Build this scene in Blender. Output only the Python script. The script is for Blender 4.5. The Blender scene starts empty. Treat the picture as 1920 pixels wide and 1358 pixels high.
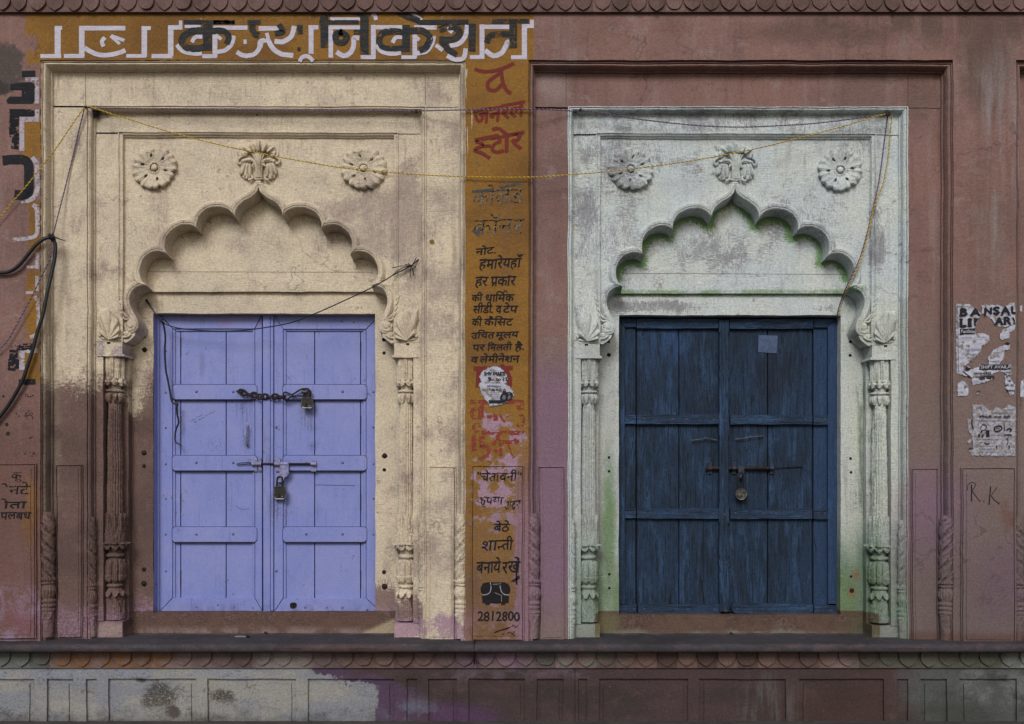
import bpy, bmesh, math, random
from mathutils import Vector, noise as mnoise
from mathutils.geometry import tessellate_polygon
random.seed(11)
scene = bpy.context.scene
COL = scene.collection
R = math.radians

# ------------------------------------------------------------------ camera, sky, sun
S = 0.0035          # metres per photo pixel on the main wall plane
D = 1857.0          # camera distance to that plane, in the same units
HOR = 890.0         # eye level
ZC = 1.62
cam = bpy.data.cameras.new('camera')
cam_o = bpy.data.objects.new('camera', cam); COL.objects.link(cam_o)
cam_o.location = (0, -D * S, ZC); cam_o.rotation_euler = (R(90), 0, 0)
cam.sensor_width = 36; cam.lens = 36 * D / 1920; cam.shift_y = (HOR - 679) / 1920
cam.clip_end = 500; cam.clip_start = 0.05
scene.camera = cam_o
world = bpy.data.worlds.new('World'); scene.world = world; world.use_nodes = True
wt = world.node_tree
sky = wt.nodes.new('ShaderNodeTexSky'); sky.sky_type = 'NISHITA'; sky.sun_disc = False
sky.sun_elevation = R(36); sky.sun_rotation = R(168); sky.dust_density = 3.0; sky.air_density = 1.0
wt.links.new(sky.outputs[0], wt.nodes['Background'].inputs[0])
wt.nodes['Background'].inputs[1].default_value = 0.06
sun = bpy.data.lights.new('sun', 'SUN'); sun.energy = 1.5; sun.angle = R(22); sun.color = (1.0, 0.99, 0.985)
sun_o = bpy.data.objects.new('sun', sun); COL.objects.link(sun_o)
sun_o.location = (-2, -8, 12); sun_o.rotation_euler = (R(54), 0, R(-16))
scene.view_settings.view_transform = 'Standard'; scene.view_settings.look = 'None'
scene.view_settings.exposure = 0.40; scene.view_settings.gamma = 1.0

# ------------------------------------------------------------------ measuring
# The building is slightly out of level: its courses drop to the right.
def kk(v): return 0.0018 + min(1.3, max(-0.5, (v - 24) / 1186.0)) * 0.004
XC = -486.0         # centre line of the cream doorway (units from the centre of the wall)
NOFF = 915.0        # pitch of the doorways
def W(u, v, d=0.0, off=0.0, mir=False):
    k = kk(v)
    vc = v - (u - 960) * k
    f = (D + d) / D
    X = (u - 960) * f
    if mir: X = 2 * XC - X
    X += off
    Z = (HOR - vc) * f - X * k
    return Vector((X * S, d * S, ZC + Z * S))
def uu(u, d): return 960 + (u - 960) * (D + d) / D
def vv(v, d): return HOR + (v - HOR) * (D + d) / D

WLOC = {}
def link(o, parent=None, loc=(0, 0, 0)):
    COL.objects.link(o)
    p = WLOC[parent.name] if parent else Vector((0, 0, 0))
    o.location = Vector(loc) - p
    if parent: o.parent = parent
    WLOC[o.name] = Vector(loc)
    return o
def tag(o, label=None, cat=None, group=None, kind=None):
    if label: o['label'] = label
    if cat: o['category'] = cat
    if group: o['group'] = group
    if kind: o['kind'] = kind
    return o
def empty(name, loc):
    return link(bpy.data.objects.new(name, None), None, loc)

def cr(pts, n=6):
    """Catmull-Rom through the points"""
    out = []
    P = [Vector(p) for p in pts]
    for i in range(len(P) - 1):
        a = P[max(i - 1, 0)]; b = P[i]; c = P[i + 1]; e = P[min(i + 2, len(P) - 1)]
        for j in range(n):
            t = j / n
            out.append(0.5 * ((2 * b) + (c - a) * t + (2 * a - 5 * b + 4 * c - e) * t * t + (3 * b - a - 3 * c + e) * t ** 3))
    out.append(P[-1])
    return out

class MB:
    def __init__(self, off=0.0, mir=False):
        self.v = []; self.f = []; self.m = []; self.off = off; self.mir = mir; self.mi = 0
    def W(self, u, v, d=0): return W(u, v, d, self.off, self.mir)
    def add(self, p): self.v.append(Vector(p)); return len(self.v) - 1
    def face(self, ids): self.f.append(tuple(ids)); self.m.append(self.mi)
    def plate(self, u0, u1, v0, v1, d):
        self.face([self.add(self.W(*p, d)) for p in ((u0, v0), (u1, v0), (u1, v1), (u0, v1))])
    def prism(self, pts, d0, d1, back=False):
        fr = [self.W(p[0], p[1], d0) for p in pts]
        self.prism3(fr, d1, back)
    def prism3(self, fr, d1, back=False):
        bk = [Vector((p.x, d1 * S, p.z)) for p in fr]
        a = [self.add(p) for p in fr]; b = [self.add(p) for p in bk]
        n = len(fr)
        if n == 4: self.face(a)
        else:
            for t in tessellate_polygon([fr]): self.face([a[i] for i in t])
        for i in range(n): self.face((a[i], a[(i + 1) % n], b[(i + 1) % n], b[i]))
        if back: self.face(b[::-1])
    def box(self, u0, u1, v0, v1, d0, d1):
        self.prism([(u0, v0), (u1, v0), (u1, v1), (u0, v1)], d0, d1, True)
    def flat(self, pts, d):
        fr = [self.W(p[0], p[1], d) for p in pts]
        a = [self.add(p) for p in fr]
        for t in tessellate_polygon([fr]): self.face([a[i] for i in t])
    def grid(self, rows, closed=False):
        ids = [[self.add(p) for p in r] for r in rows]
        for i in range(len(ids) - 1):
            n = len(ids[i])
            for j in range(n if closed else n - 1):
                k = (j + 1) % n
                self.face((ids[i][j], ids[i][k], ids[i + 1][k], ids[i + 1][j]))
        return ids
    def tube(self, P, r, n=8, cap=True, closed=False):
        """P: world points, r: metres"""
        P = [Vector(p) for p in P]; N = len(P)
        rows = []; up = Vector((0, -1, 0))
        for i, p in enumerate(P):
            if closed: t = P[(i + 1) % N] - P[i - 1]
            else: t = P[min(i + 1, N - 1)] - P[max(i - 1, 0)]
            if t.length < 1e-9: t = Vector((0, 0, 1))
            t.normalize()
            a = up - t * up.dot(t)
            if a.length < 1e-3: a = Vector((1, 0, 0)) - t * t.x
            a.normalize(); b = t.cross(a)
            rr = r[i] if isinstance(r, (list, tuple)) else r
            rows.append([p + (a * math.cos(2 * math.pi * j / n) + b * math.sin(2 * math.pi * j / n)) * rr for j in range(n)])
        if closed: rows.append(rows[0])
        ids = self.grid(rows, True)
        if cap and not closed: self.face(ids[0][::-1]); self.face(ids[-1])
    def dome(self, u, v, d, r, h=None, n=10):
        h = h if h is not None else r * 0.6
        rows = []
        for i in range(4):
            a = i / 3 * math.pi / 2
            rows.append([self.W(u + r * math.cos(a) * math.cos(2 * math.pi * j / n), v + r * math.cos(a) * math.sin(2 * math.pi * j / n), d - h * math.sin(a)) for j in range(n)])
        self.grid(rows, True)
    def disc(self, u, v, d, r, n=14, jit=0.0):
        self.flat([(u + r * (1 + random.uniform(-jit, jit)) * math.cos(2 * math.pi * j / n), v + r * (1 + random.uniform(-jit, jit)) * math.sin(2 * math.pi * j / n)) for j in range(n)], d)
    def stroke(self, pts, w, d, smooth=True, taper=0.0):
        P = cr([(p[0], p[1], 0) for p in pts], 5) if smooth and len(pts) > 2 else [Vector((p[0], p[1], 0)) for p in pts]
        L = []; Rr = []
        N = len(P)
        for i, p in enumerate(P):
            t = P[min(i + 1, N - 1)] - P[max(i - 1, 0)]
            if t.length < 1e-6: t = Vector((1, 0, 0))
            t.normalize()
            q = 1.0
            if taper: q = 1 - taper * abs(2 * i / (N - 1) - 1) ** 3
            if not smooth and 0 < i < N - 1:
                t1 = (P[i] - P[i - 1]).normalized(); c = max(0.5, t.dot(t1)); q /= c
            nn = Vector((-t.y, t.x, 0)) * w * 0.5 * q
            jw = random.uniform(-0.05, 0.05) * w
            L.append(self.W(p.x + nn.x, p.y + nn.y + jw, d)); Rr.append(self.W(p.x - nn.x, p.y - nn.y + jw * 0.5, d))
        self.grid([L, Rr])
    def build(self, name, mat, parent=None, smooth=False, bevel=0.0, base=None, auto=None):
        me = bpy.data.meshes.new(name)
        loc = Vector((0, 0, 0))
        if parent is None and self.v:
            xs = [p.x for p in self.v]; ys = [p.y for p in self.v]; zs = [p.z for p in self.v]
            loc = Vector(((min(xs) + max(xs)) / 2, (min(ys) + max(ys)) / 2, min(zs)))
        elif parent is not None: loc = WLOC[parent.name]
        if base is not None: loc = Vector(base)
        me.from_pydata([p - loc for p in self.v], [], self.f)
        mats = mat if isinstance(mat, (list, tuple)) else [mat]
        for m in mats: me.materials.append(m)
        for i, p in enumerate(me.polygons): p.material_index = self.m[i]
        bm = bmesh.new(); bm.from_mesh(me)
        bmesh.ops.remove_doubles(bm, verts=bm.verts, dist=1e-6)
        if mats[0] in MASONRY:
            if len(bm.faces) < 1500 and self.v:
                for ax, st_ in ((0, 10.0), (2, 10.0)):
                    lo = min(p[ax] for p in self.v) - loc[ax]; hi = max(p[ax] for p in self.v) - loc[ax]
                    lo = max(lo, (-1060 * S - loc[0]) if ax == 0 else lo); hi = min(hi, (1060 * S - loc[0]) if ax == 0 else hi)
                    c_ = lo + st_ * S * 0.7
                    while c_ < hi:
                        co = [0, 0, 0]; co[ax] = c_; no = [0, 0, 0]; no[ax] = 1
                        bmesh.ops.bisect_plane(bm, geom=bm.verts[:] + bm.edges[:] + bm.faces[:], dist=1e-7, plane_co=co, plane_no=no)
                        c_ += st_ * S
            for v_ in bm.verts:
                wx = (v_.co.x + loc.x) / S; wz = (v_.co.z + loc.z) / S; wy = (v_.co.y + loc.y) / S
                a_ = Vector((wx / 70, wz / 70, 0.3)); b__ = Vector((wx / 13, wz / 13, wy / 40 + 4.0))
                v_.co.x += (mnoise.noise(a_) * 1.3 + mnoise.noise(b__) * 0.75) * S
                v_.co.z += (mnoise.noise(a_ + Vector((9, 5, 2))) * 1.3 + mnoise.noise(b__ + Vector((3, 8, 1))) * 0.75) * S
        bmesh.ops.recalc_face_normals(bm, faces=bm.faces)
        if smooth:
            for f in bm.faces: f.smooth = True
            for e in bm.edges:
                if len(e.link_faces) == 2 and e.calc_face_angle(0) > (auto or R(50)): e.smooth = False
        bm.to_mesh(me); bm.free()
        o = bpy.data.objects.new(name, me)
        link(o, parent, loc)
        if bevel:
            b = o.modifiers.new('bevel', 'BEVEL'); b.width = bevel * S; b.segments = 2; b.limit_method = 'ANGLE'; b.angle_limit = R(40)
            b.harden_normals = False
        return o

# ------------------------------------------------------------------ node language
class Ex:
    def __init__(s, nb, sock): s.nb = nb; s.k = sock
    def __add__(s, o): return s.nb.m('ADD', s, o)
    __radd__ = __add__
    def __sub__(s, o): return s.nb.m('SUBTRACT', s, o)
    def __rsub__(s, o): return s.nb.m('SUBTRACT', o, s)
    def __mul__(s, o): return s.nb.m('MULTIPLY', s, o)
    __rmul__ = __mul__
    def __truediv__(s, o): return s.nb.m('DIVIDE', s, o)
    def mx(s, o): return s.nb.m('MAXIMUM', s, o)
    def mn(s, o): return s.nb.m('MINIMUM', s, o)
    def st(s, a, b):
        n = s.nb.nt.nodes.new('ShaderNodeMapRange'); n.interpolation_type = 'SMOOTHSTEP'
        s.nb.put(n.inputs[0], s); s.nb.put(n.inputs[1], a); s.nb.put(n.inputs[2], b)
        return Ex(s.nb, n.outputs[0])
class NB:
    def __init__(self, name):
        self.mat = bpy.data.materials.new(name); self.mat.use_nodes = True
        self.nt = self.mat.node_tree; self.bsdf = self.nt.nodes['Principled BSDF']
        g = self.nt.nodes.new('ShaderNodeNewGeometry')
        s = self.nt.nodes.new('ShaderNodeSeparateXYZ'); self.nt.links.new(g.outputs['Position'], s.inputs[0])
        self.X, self.Y, self.Z = [Ex(self, s.outputs[i]) for i in range(3)]
        self.U = self.X * (1 / S) + 960
        self.V = self.Z * (-1 / S) + (HOR + ZC / S)
        self.Dp = self.Y * (1 / S)
        self.seed = random.uniform(0, 50)
        self.cache = {}
    def put(self, inp, x):
        if isinstance(x, Ex): self.nt.links.new(x.k, inp)
        else: inp.default_value = x
    def m(self, op, a, b=None):
        n = self.nt.nodes.new('ShaderNodeMath'); n.operation = op
        self.put(n.inputs[0], a)
        if b is not None: self.put(n.inputs[1], b)
        return Ex(self, n.outputs[0])
    def noise(self, sx, sy=None, detail=4, rough=0.55, dist=0.0, seed=0):
        key = (sx, sy, detail, rough, dist, seed)
        if key in self.cache: return self.cache[key]
        sy = sy or sx
        c = self.nt.nodes.new('ShaderNodeCombineXYZ')
        self.put(c.inputs[0], self.U * (1 / sx)); self.put(c.inputs[1], self.V * (1 / sy)); self.put(c.inputs[2], self.Dp * (1 / sx) + (self.seed + seed * 7.3))
        n = self.nt.nodes.new('ShaderNodeTexNoise'); n.inputs['Scale'].default_value = 1; n.inputs['Detail'].default_value = detail
        n.inputs['Roughness'].default_value = rough; n.inputs['Distortion'].default_value = dist
        self.nt.links.new(c.outputs[0], n.inputs['Vector'])
        e = Ex(self, n.outputs[0]); self.cache[key] = e
        return e
    def mix(self, fac, a, b):
        n = self.nt.nodes.new('ShaderNodeMix'); n.data_type = 'RGBA'
        self.put(n.inputs[0], fac)
        for i, x in ((6, a), (7, b)):
            if isinstance(x, Ex): self.nt.links.new(x.k, n.inputs[i])
            else: n.inputs[i].default_value = (*x, 1)
        return Ex(self, n.outputs[2])
    def scale(self, col, f):
        n = self.nt.nodes.new('ShaderNodeMix'); n.data_type = 'RGBA'; n.blend_type = 'MULTIPLY'; n.inputs[0].default_value = 1
        self.nt.links.new(col.k, n.inputs[6])
        c = self.nt.nodes.new('ShaderNodeCombineColor')
        for i in range(3): self.put(c.inputs[i], f)
        self.nt.links.new(c.outputs[0], n.inputs[7])
        return Ex(self, n.outputs[2])
    # wobbling painted areas; bounds in wall units
    def wob(self, a, fine=3.0):
        key = ('w', a, fine)
        if key not in self.cache:
            n = (self.noise(60, seed=1) - 0.5) * a + (self.noise(7, seed=2, detail=5, rough=0.7) - 0.5) * fine
            n2 = (self.noise(60, seed=3) - 0.5) * a + (self.noise(7, seed=4, detail=5, rough=0.7) - 0.5) * fine
            self.cache[key] = (self.U + n, self.V + n2)
        return self.cache[key]
    def rect(self, u0, u1, v0, v1, soft=2, a=10, fine=6, d=0):
        U, V = self.wob(a, fine); r = None
        for x, e, sg in ((U, u0, 1), (U, u1, -1), (V, v0, 1), (V, v1, -1)):
            if e is None: continue
            e = uu(e, d) if x is U else vv(e, d)
            q = x.st(e - soft, e + soft)
            if sg < 0: q = 1 - q
            r = q if r is None else r * q
        return r
    def blob(self, u, v, a, b, soft=0.35, w=30, fine=14, d=0):
        U, V = self.wob(w, fine)
        x = (U - uu(u, d)) * (1 / a); y = (V - vv(v, d)) * (1 / b)
        r = self.m('SQRT', x * x + y * y)
        return 1 - r.st(1 - soft, 1 + soft)
    def done(self, col, rough=0.9, bump=None, strength=0.4, dist=0.004, spec=0.25, alpha=None, metal=0.0):
        self.put(self.bsdf.inputs['Roughness'], rough)
        self.bsdf.inputs['Specular IOR Level'].default_value = spec
        self.bsdf.inputs['Metallic'].default_value = metal
        if isinstance(col, Ex): self.nt.links.new(col.k, self.bsdf.inputs['Base Color'])
        else: self.bsdf.inputs['Base Color'].default_value = (*col, 1)
        if bump is not None:
            b = self.nt.nodes.new('ShaderNodeBump'); b.inputs['Strength'].default_value = strength; b.inputs['Distance'].default_value = dist
            self.nt.links.new(bump.k, b.inputs['Height']); self.nt.links.new(b.outputs[0], self.bsdf.inputs['Normal'])
        if alpha is not None: self.put(self.bsdf.inputs['Alpha'], alpha)
        return self.mat
def brush(b, L=11, w=2.0, seed=19):
    """short bristle marks, level in some areas and upright in others"""
    h = b.noise(L, w, detail=4, rough=0.7, seed=seed); v = b.noise(w, L, detail=4, rough=0.7, seed=seed + 1)
    k = b.noise(90, 70, detail=2, seed=seed + 2).st(0.47, 0.53)
    return h * (1 - k) + v * k
def grain(b, lo=0.70, hi=1.30):
    n = b.noise(3.2, 2.8, detail=5, rough=0.75, seed=9); n2 = brush(b, 9, 2.2, 60)
    return (n * 0.68 + n2 * 0.32).st(0.28, 0.72) * (hi - lo) + lo
def plaster_bump(b, streak=0.5, dirn='h'):
    return brush(b, 22, 2.6, 70) * streak + b.noise(4, detail=5, rough=0.65, seed=13) * 0.7 + b.noise(45, detail=3, seed=14) * 2.4
def cracks(b, size, seed, w=0.006):
    n = b.noise(size, size * 1.1, detail=4, rough=0.55, seed=seed)
    r = 1 - b.m('ABSOLUTE', n - 0.5).st(0.0, w)
    return r * b.noise(size * 1.6, detail=2, seed=seed + 1).st(0.57, 0.63)
# --- outer wall: pink-brown plaster with the ochre sign paint
def mat_outer():
    b = NB('pink_plaster')
    big = b.noise(170, 130, detail=4, seed=20); mid = b.noise(46, 60, detail=5, rough=0.6, seed=21)
    fine = b.noise(6, 5, detail=4, rough=0.7, seed=22); drip = b.noise(22, 240, detail=4, rough=0.6, seed=23)
    st = b.noise(30, 3, detail=3, seed=24)
    c = b.mix(big.st(0.35, 0.68), (0.222, 0.128, 0.110), (0.172, 0.104, 0.094))
    c = b.mix(mid.st(0.5, 0.75) * 0.45, c, (0.245, 0.165, 0.155))
    c = b.mix(drip.st(0.52, 0.70) * 0.5, c, (0.255, 0.185, 0.17))
    c = b.mix((1 - drip.st(0.30, 0.44)) * 0.4, c, (0.12, 0.075, 0.065))
    pt = (b.noise(34, 26, detail=7, rough=0.66, seed=83) + (b.noise(200, 160, detail=2, seed=84) - 0.5) * 0.3)
    c = b.mix(pt.st(0.60, 0.66) * 0.45, c, (0.26, 0.20, 0.19))
    c = b.mix((1 - pt.st(0.33, 0.40)) * 0.45, c, (0.095, 0.062, 0.056))
    # rusty orange wash low on the right pilasters
    c = b.mix(b.rect(1700, 1960, 560, 1000, 60, 60, 30) * 0.55, c, (0.175, 0.112, 0.09))
    c = b.mix(b.rect(1695, 1790, 640, 860, 30, 60, 30) * mid.st(0.45, 0.6) * 0.5, c, (0.215, 0.105, 0.072))
    # damp grey-brown stains at the top right
    stain = b.rect(1520, 1960, 10, 75, 22, 60, 30) * drip.st(0.35, 0.6)
    stain = stain.mx(b.blob(1850, 110, 45, 110, 0.5, 50, 20)).mx(b.blob(1560, 60, 160, 22, 0.6, 40, 20) * 0.8).mx(b.blob(1740, 165, 30, 35, 0.6) * 0.6)
    c = b.mix(stain * 0.7, c, (0.085, 0.055, 0.045))
    c = b.mix(b.blob(1850, 420, 40, 140, 0.5, 50, 20) * 0.45, c, (0.15, 0.092, 0.068))
    c = b.mix(b.blob(1868, 300, 36, 180, 0.6, 60, 20) * drip.st(0.4, 0.62) * 0.8, c, (0.25, 0.215, 0.215))
    c = b.mix(b.blob(1090, 60, 60, 26, 0.6, 50, 24) * 0.35, c, (0.14, 0.09, 0.07))
    c = b.mix(b.blob(1260, 50, 30, 18, 0.6, 50, 24) * 0.5, c, (0.15, 0.08, 0.06))
    c = b.mix(b.blob(1035, 160, 26, 30, 0.6, 30, 16, d=25) * 0.6, c, (0.30, 0.235, 0.225))
    # mauve holi-coloured lower parts
    mv = b.rect(1000, 1075, 690, 1150, 60, 40, 20).mx(b.rect(1700, 1800, 890, 1050, 60, 40, 30) * 0.8)
    c = b.mix(b.V.st(450, 850) * b.U.st(995, 1000) * (0.35 + mid * 0.5), c, (0.165, 0.135, 0.132))
    c = b.mix(mv * 0.85, c, (0.205, 0.118, 0.192))
    c = b.mix(b.blob(1880, 1090, 45, 70, 0.7, 60, 30) * 0.5, c, (0.165, 0.078, 0.17))
    low = b.V.st(860, 1130)
    c = b.mix(low * 0.6 * b.U.st(1600, 1750), c, (0.105, 0.084, 0.083))
    c = b.mix(b.rect(1640, 2100, 1188, 1300, 8, 10, 8) * 0.6, c, (0.10, 0.045, 0.034))
    # orange runs
    c = b.mix(b.blob(1885, 960, 15, 34, 0.6, 30, 16) * mid.st(0.35, 0.55) * 0.6, c, (0.13, 0.062, 0.042))
    # left pilaster
    left = b.rect(None, 78, 24, 1230, 3, 0, 0)
    lowl = b.V.st(640, 900)
    c = b.mix(left * lowl * 0.75, c, (0.125, 0.066, 0.055))
    c = b.mix(left * b.rect(None, None, 1100, 1230, 25, 60, 40) * (fine * 0.5 + mid).st(0.60, 0.92) * 0.85, c, (0.27, 0.19, 0.275))
    c = b.mix(left * b.blob(42, 1160, 26, 22, 0.7, 50, 50) * 0.5, c, (0.19, 0.07, 0.095))
    c = b.mix(b.blob(-6, 126, 44, 38, 0.2, 110, 50).mx(b.blob(24, 152, 20, 12, 0.25, 70, 44)), c, (0.085, 0.068, 0.062))
    c = b.mix(b.blob(0, 165, 20, 14, 0.2, 26, 16), c, (0.05, 0.042, 0.04))
    och = (0.24, 0.122, 0.026)
    oc = b.mix(big.st(0.4, 0.65), och, (0.165, 0.082, 0.024))
    oc = b.mix(drip.st(0.5, 0.75) * 0.55, oc, (0.17, 0.098, 0.045))
    oc = b.mix(fine.st(0.62, 0.74) * 0.4, oc, (0.30, 0.185, 0.075))
    edge = b.rect(46, 84, 24, 70, 4, 40, 40).mx(b.rect(52, 84, 100, 125, 4, 30, 36)).mx(b.rect(44, 84, 225, 300, 3, 30, 40)).mx(b.rect(54, 84, 375, 470, 3, 22, 20)).mx(b.rect(50, 84, 480, 640, 3, 30, 30) * mid.st(0.42, 0.5)).mx(b.rect(44, 76, 650, 720, 3, 20, 20)).mx(b.blob(60, 960, 12, 60, 0.4, 30, 30) * 0.6)
    top = b.rect(71, 1001, 20, 113, 1.5, 5, 5)
    strip = b.rect(868, 994, 100, 1215, 1.2, 4, 4)
    ochm = edge.mx(top).mx(strip)
    c = b.mix(ochm, c, oc)
    # rubbed white chips along the top and beside the strip
    chips = b.rect(72, 1000, 20, 38, 4, 10, 6) * b.noise(10, 5, detail=5, rough=0.75, seed=30).st(0.60, 0.66) * b.noise(120, seed=31).st(0.5, 0.56)
    c = b.mix(chips * 0.8, c, (0.42, 0.36, 0.27))
    drips = b.rect(869, 886, 130, 330, 1.5, 3, 3) * b.noise(5, 90, detail=3, seed=32).st(0.57, 0.61)
    c = b.mix(drips, c, (0.46, 0.40, 0.32))
    # lower strip: sign paint scraped off, lilac undercoat in ragged islands
    isl = b.noise(26, 22, detail=7, rough=0.62, seed=35)
    zone = b.blob(940, 800, 62, 22, 0.5, 20, 10) * 0.10 + b.blob(918, 783, 26, 30, 0.5, 10, 8) * 0.10 + b.blob(968, 850, 18, 44, 0.5, 10, 10) * 0.14 + b.blob(920, 905, 40, 60, 0.5, 20, 10) * 0.15 + b.blob(955, 960, 34, 44, 0.5, 20, 10) * 0.14 + b.blob(912, 985, 24, 40, 0.5, 20, 10) * 0.05
    pm = (isl + (fine - 0.5) * 0.16 + zone).st(0.655, 0.668)
    brush = (isl + (fine - 0.5) * 0.2 + zone).st(0.58, 0.63)
    c = b.mix(strip * brush * b.V.st(740, 770) * 0.75, c, (0.23, 0.145, 0.075))
    c = b.mix(strip * pm * b.V.st(740, 770), c, (0.32, 0.205, 0.275))
    c = b.mix(strip * b.V.st(880, 1100) * (0.45 + mid.st(0.4, 0.7) * 0.5), c, (0.145, 0.088, 0.06))
    c = b.mix(strip * b.V.st(1120, 1190) * mid.st(0.42, 0.62), c, (0.25, 0.145, 0.15))
    c = b.mix(b.rect(966, 1000, 800, 1215, 5, 22, 26) * b.V.st(790, 1000) * 0.8, c, (0.235, 0.145, 0.19))
    c = b.mix(cracks(b, 170, 52) * 0.45, c, (0.07, 0.045, 0.04))
    c = b.mix(b.noise(9, 9, detail=5, rough=0.75, seed=36).st(0.685, 0.72) * 0.5, c, (0.09, 0.05, 0.04))
    c = b.mix(b.noise(4, 4, detail=2, seed=37).st(0.74, 0.78) * 0.6, c, (0.045, 0.03, 0.025))
    c = b.mix(b.noise(120, 14, detail=5, rough=0.7, seed=38).st(0.62, 0.75) * 0.25, c, (0.30, 0.20, 0.18))
    c = b.scale(c, grain(b))
    return b.done(c, 0.9, plaster_bump(b, 0.6), 0.8, 0.005)

# --- cream doorway
def mat_cream():
    b = NB('cream_limewash')
    big = b.noise(120, 100, detail=4, seed=20); mid = b.noise(52, 60, detail=6, rough=0.62, seed=21)
    st = brush(b, 11, 1.9, 22); sv = b.noise(2.4, 20, detail=3, rough=0.6, seed=23)
    fine = b.noise(5, 4, detail=4, rough=0.7, seed=24); drip = b.noise(20, 220, detail=4, seed=25)
    c = b.mix(big.st(0.38, 0.64), (0.625, 0.54, 0.405), (0.555, 0.48, 0.37))
    c = b.mix(mid.st(0.46, 0.66) * 0.45, c, (0.455, 0.38, 0.305))
    bias = b.blob(825, 650, 60, 480, 0.6, 60, 20, d=25) * 0.07 + b.blob(680, 400, 90, 70, 0.6, 50, 20, d=48) * 0.11 + b.blob(760, 420, 26, 160, 0.5, 40, 20, d=40) * 0.10 + b.blob(205, 480, 30, 70, 0.6, 40, 20, d=40) * 0.08 + b.blob(330, 380, 90, 80, 0.6, 60, 20, d=48) * 0.04 + b.blob(700, 190, 130, 22, 0.6, 40, 20, d=25) * 0.03
    wear = (mid * 0.4 + big * 0.25 + st * 0.35 + bias)
    c = b.mix((wear + (fine - 0.5) * 0.15).st(0.535, 0.64) * 0.6, c, (0.33, 0.262, 0.228))
    c = b.mix((mid * 0.55 + sv * 0.45 + bias).st(0.60, 0.66) * 0.5, c, (0.33, 0.26, 0.23))
    c = b.mix((st * 0.6 + fine * 0.4).st(0.58, 0.70) * 0.35, c, (0.30, 0.245, 0.18))
    c = b.mix(drip.st(0.60, 0.75) * 0.28, c, (0.24, 0.175, 0.115))
    for v0, v1, d in ((136, 196, 25), (213, 246, 40), (259, 300, 48), (590, 640, 40)):
        c = b.mix(b.rect(100, 862, v0, v1, 8, 30, 8, d=d) * b.noise(7, 60, detail=4, rough=0.7, seed=50 + v0).st(0.54, 0.70) * 0.45, c, (0.23, 0.17, 0.12))
    c = b.mix(cracks(b, 150, 52) * 0.5, c, (0.13, 0.09, 0.065))
    # side mouldings and panel dirtier low down
    c = b.mix(b.rect(70, 106, 480, 720, 40, 30, 10) * drip.st(0.42, 0.6) * 0.7, c, (0.20, 0.15, 0.11))
    c = b.mix(b.rect(846, 880, 130, 1200, 4, 4, 4, d=10) * drip.st(0.45, 0.62) * 0.55, c, (0.25, 0.185, 0.155))
    # brown undercoat, lower left, with a ragged brush edge
    n = (mid - 0.5) * 90 + (st - 0.5) * 110 + (fine - 0.5) * 14
    jamb = (uu(291, 90) - b.U) * 1.75
    bound = b.m('MINIMUM', b.m('MAXIMUM', jamb, 0.0), 85.0) + 690
    bcut = b.U.st(uu(243, 80), uu(245, 80))
    bound = bound * bcut + (1 - bcut) * 712
    side = 1 - b.U.st(uu(560, 90) - 1, uu(560, 90))
    br = (b.V + n - bound + (fine - 0.5) * 90 + (mid - 0.5) * 60).st(-26, 34) * side
    bc = b.mix(big.st(0.4, 0.62), (0.142, 0.090, 0.080), (0.108, 0.070, 0.062))
    bc = b.mix(mid.st(0.52, 0.68) * 0.5, bc, (0.20, 0.125, 0.105))
    bc = b.mix(b.rect(72, 106, 690, 960, 8, 8, 6, d=10) * mid.st(0.35, 0.55) * 0.75, bc, (0.185, 0.145, 0.115))
    c = b.mix(br, c, bc)
    c = b.mix(br * b.V.st(715, 760) * (1 - b.V.st(770, 800)) * b.blob(225, 700, 40, 60, 0.8) * 0.35, c, (0.40, 0.33, 0.23))
    # right foot: mauve-brown undercoat
    rt = b.U.st(uu(700, 90) - 1, uu(700, 90))
    jr = (b.V + n * 0.7).st(vv(1100, 90) - 10, vv(1100, 90) + 10) * rt * (1 - b.U.st(uu(735, 60), uu(742, 60)))
    pr = (b.V + n * 0.7).st(vv(1125, 40) - 12, vv(1125, 40) + 12) * (1 - (b.V + n * 0.1).st(vv(1171, 40) - 3, vv(1171, 40) + 3)) * rt * (1 - b.U.st(uu(793, 40), uu(796, 40)))
    c = b.mix(jr.mx(pr) * 0.9, c, (0.185, 0.118, 0.115))
    c = b.mix(rt * (mid + fine * 0.3).st(0.60, 0.70) * b.V.st(1140, 1165) * 0.85, c, (0.34, 0.215, 0.29))
    # pinkish powder, left foot
    lf = 1 - b.U.st(300, 310)
    c = b.mix(lf * (b.V + n * 0.6).st(1130, 1165) * (fine * 0.6 + mid * 0.4).st(0.40, 0.60) * 0.8, c, (0.30, 0.185, 0.275))
    c = b.mix(lf * b.blob(205, 1182, 34, 14, 0.5, 20, 10, d=40) * 0.6, c, (0.36, 0.28, 0.24))
    fl = (b.noise(17, 13, detail=7, rough=0.68, seed=81) + (b.noise(150, 120, detail=2, seed=82) - 0.5) * 0.35).st(0.655, 0.668)
    c = b.mix(fl * (1 - br) * 0.75, c, (0.30, 0.225, 0.195))
    # spots of rubbed plaster on the brown
    c = b.mix(br * b.noise(16, 16, detail=4, rough=0.7, seed=40).st(0.66, 0.72) * 0.55, c, (0.32, 0.25, 0.18))
    # sill and threshold, reddish brown
    sill = b.rect(248, 742, 1145.5, 1240, 1.2, 3, 2, d=90)
    sc = b.mix(mid.st(0.4, 0.65), (0.125, 0.074, 0.060), (0.085, 0.052, 0.044))
    lo = b.V.st(vv(1170, 90), vv(1186, 90))
    sc = b.mix((mid * 0.5 + fine * 0.5).st(0.52, 0.62) * 0.5, sc, (0.20, 0.14, 0.12))
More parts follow.
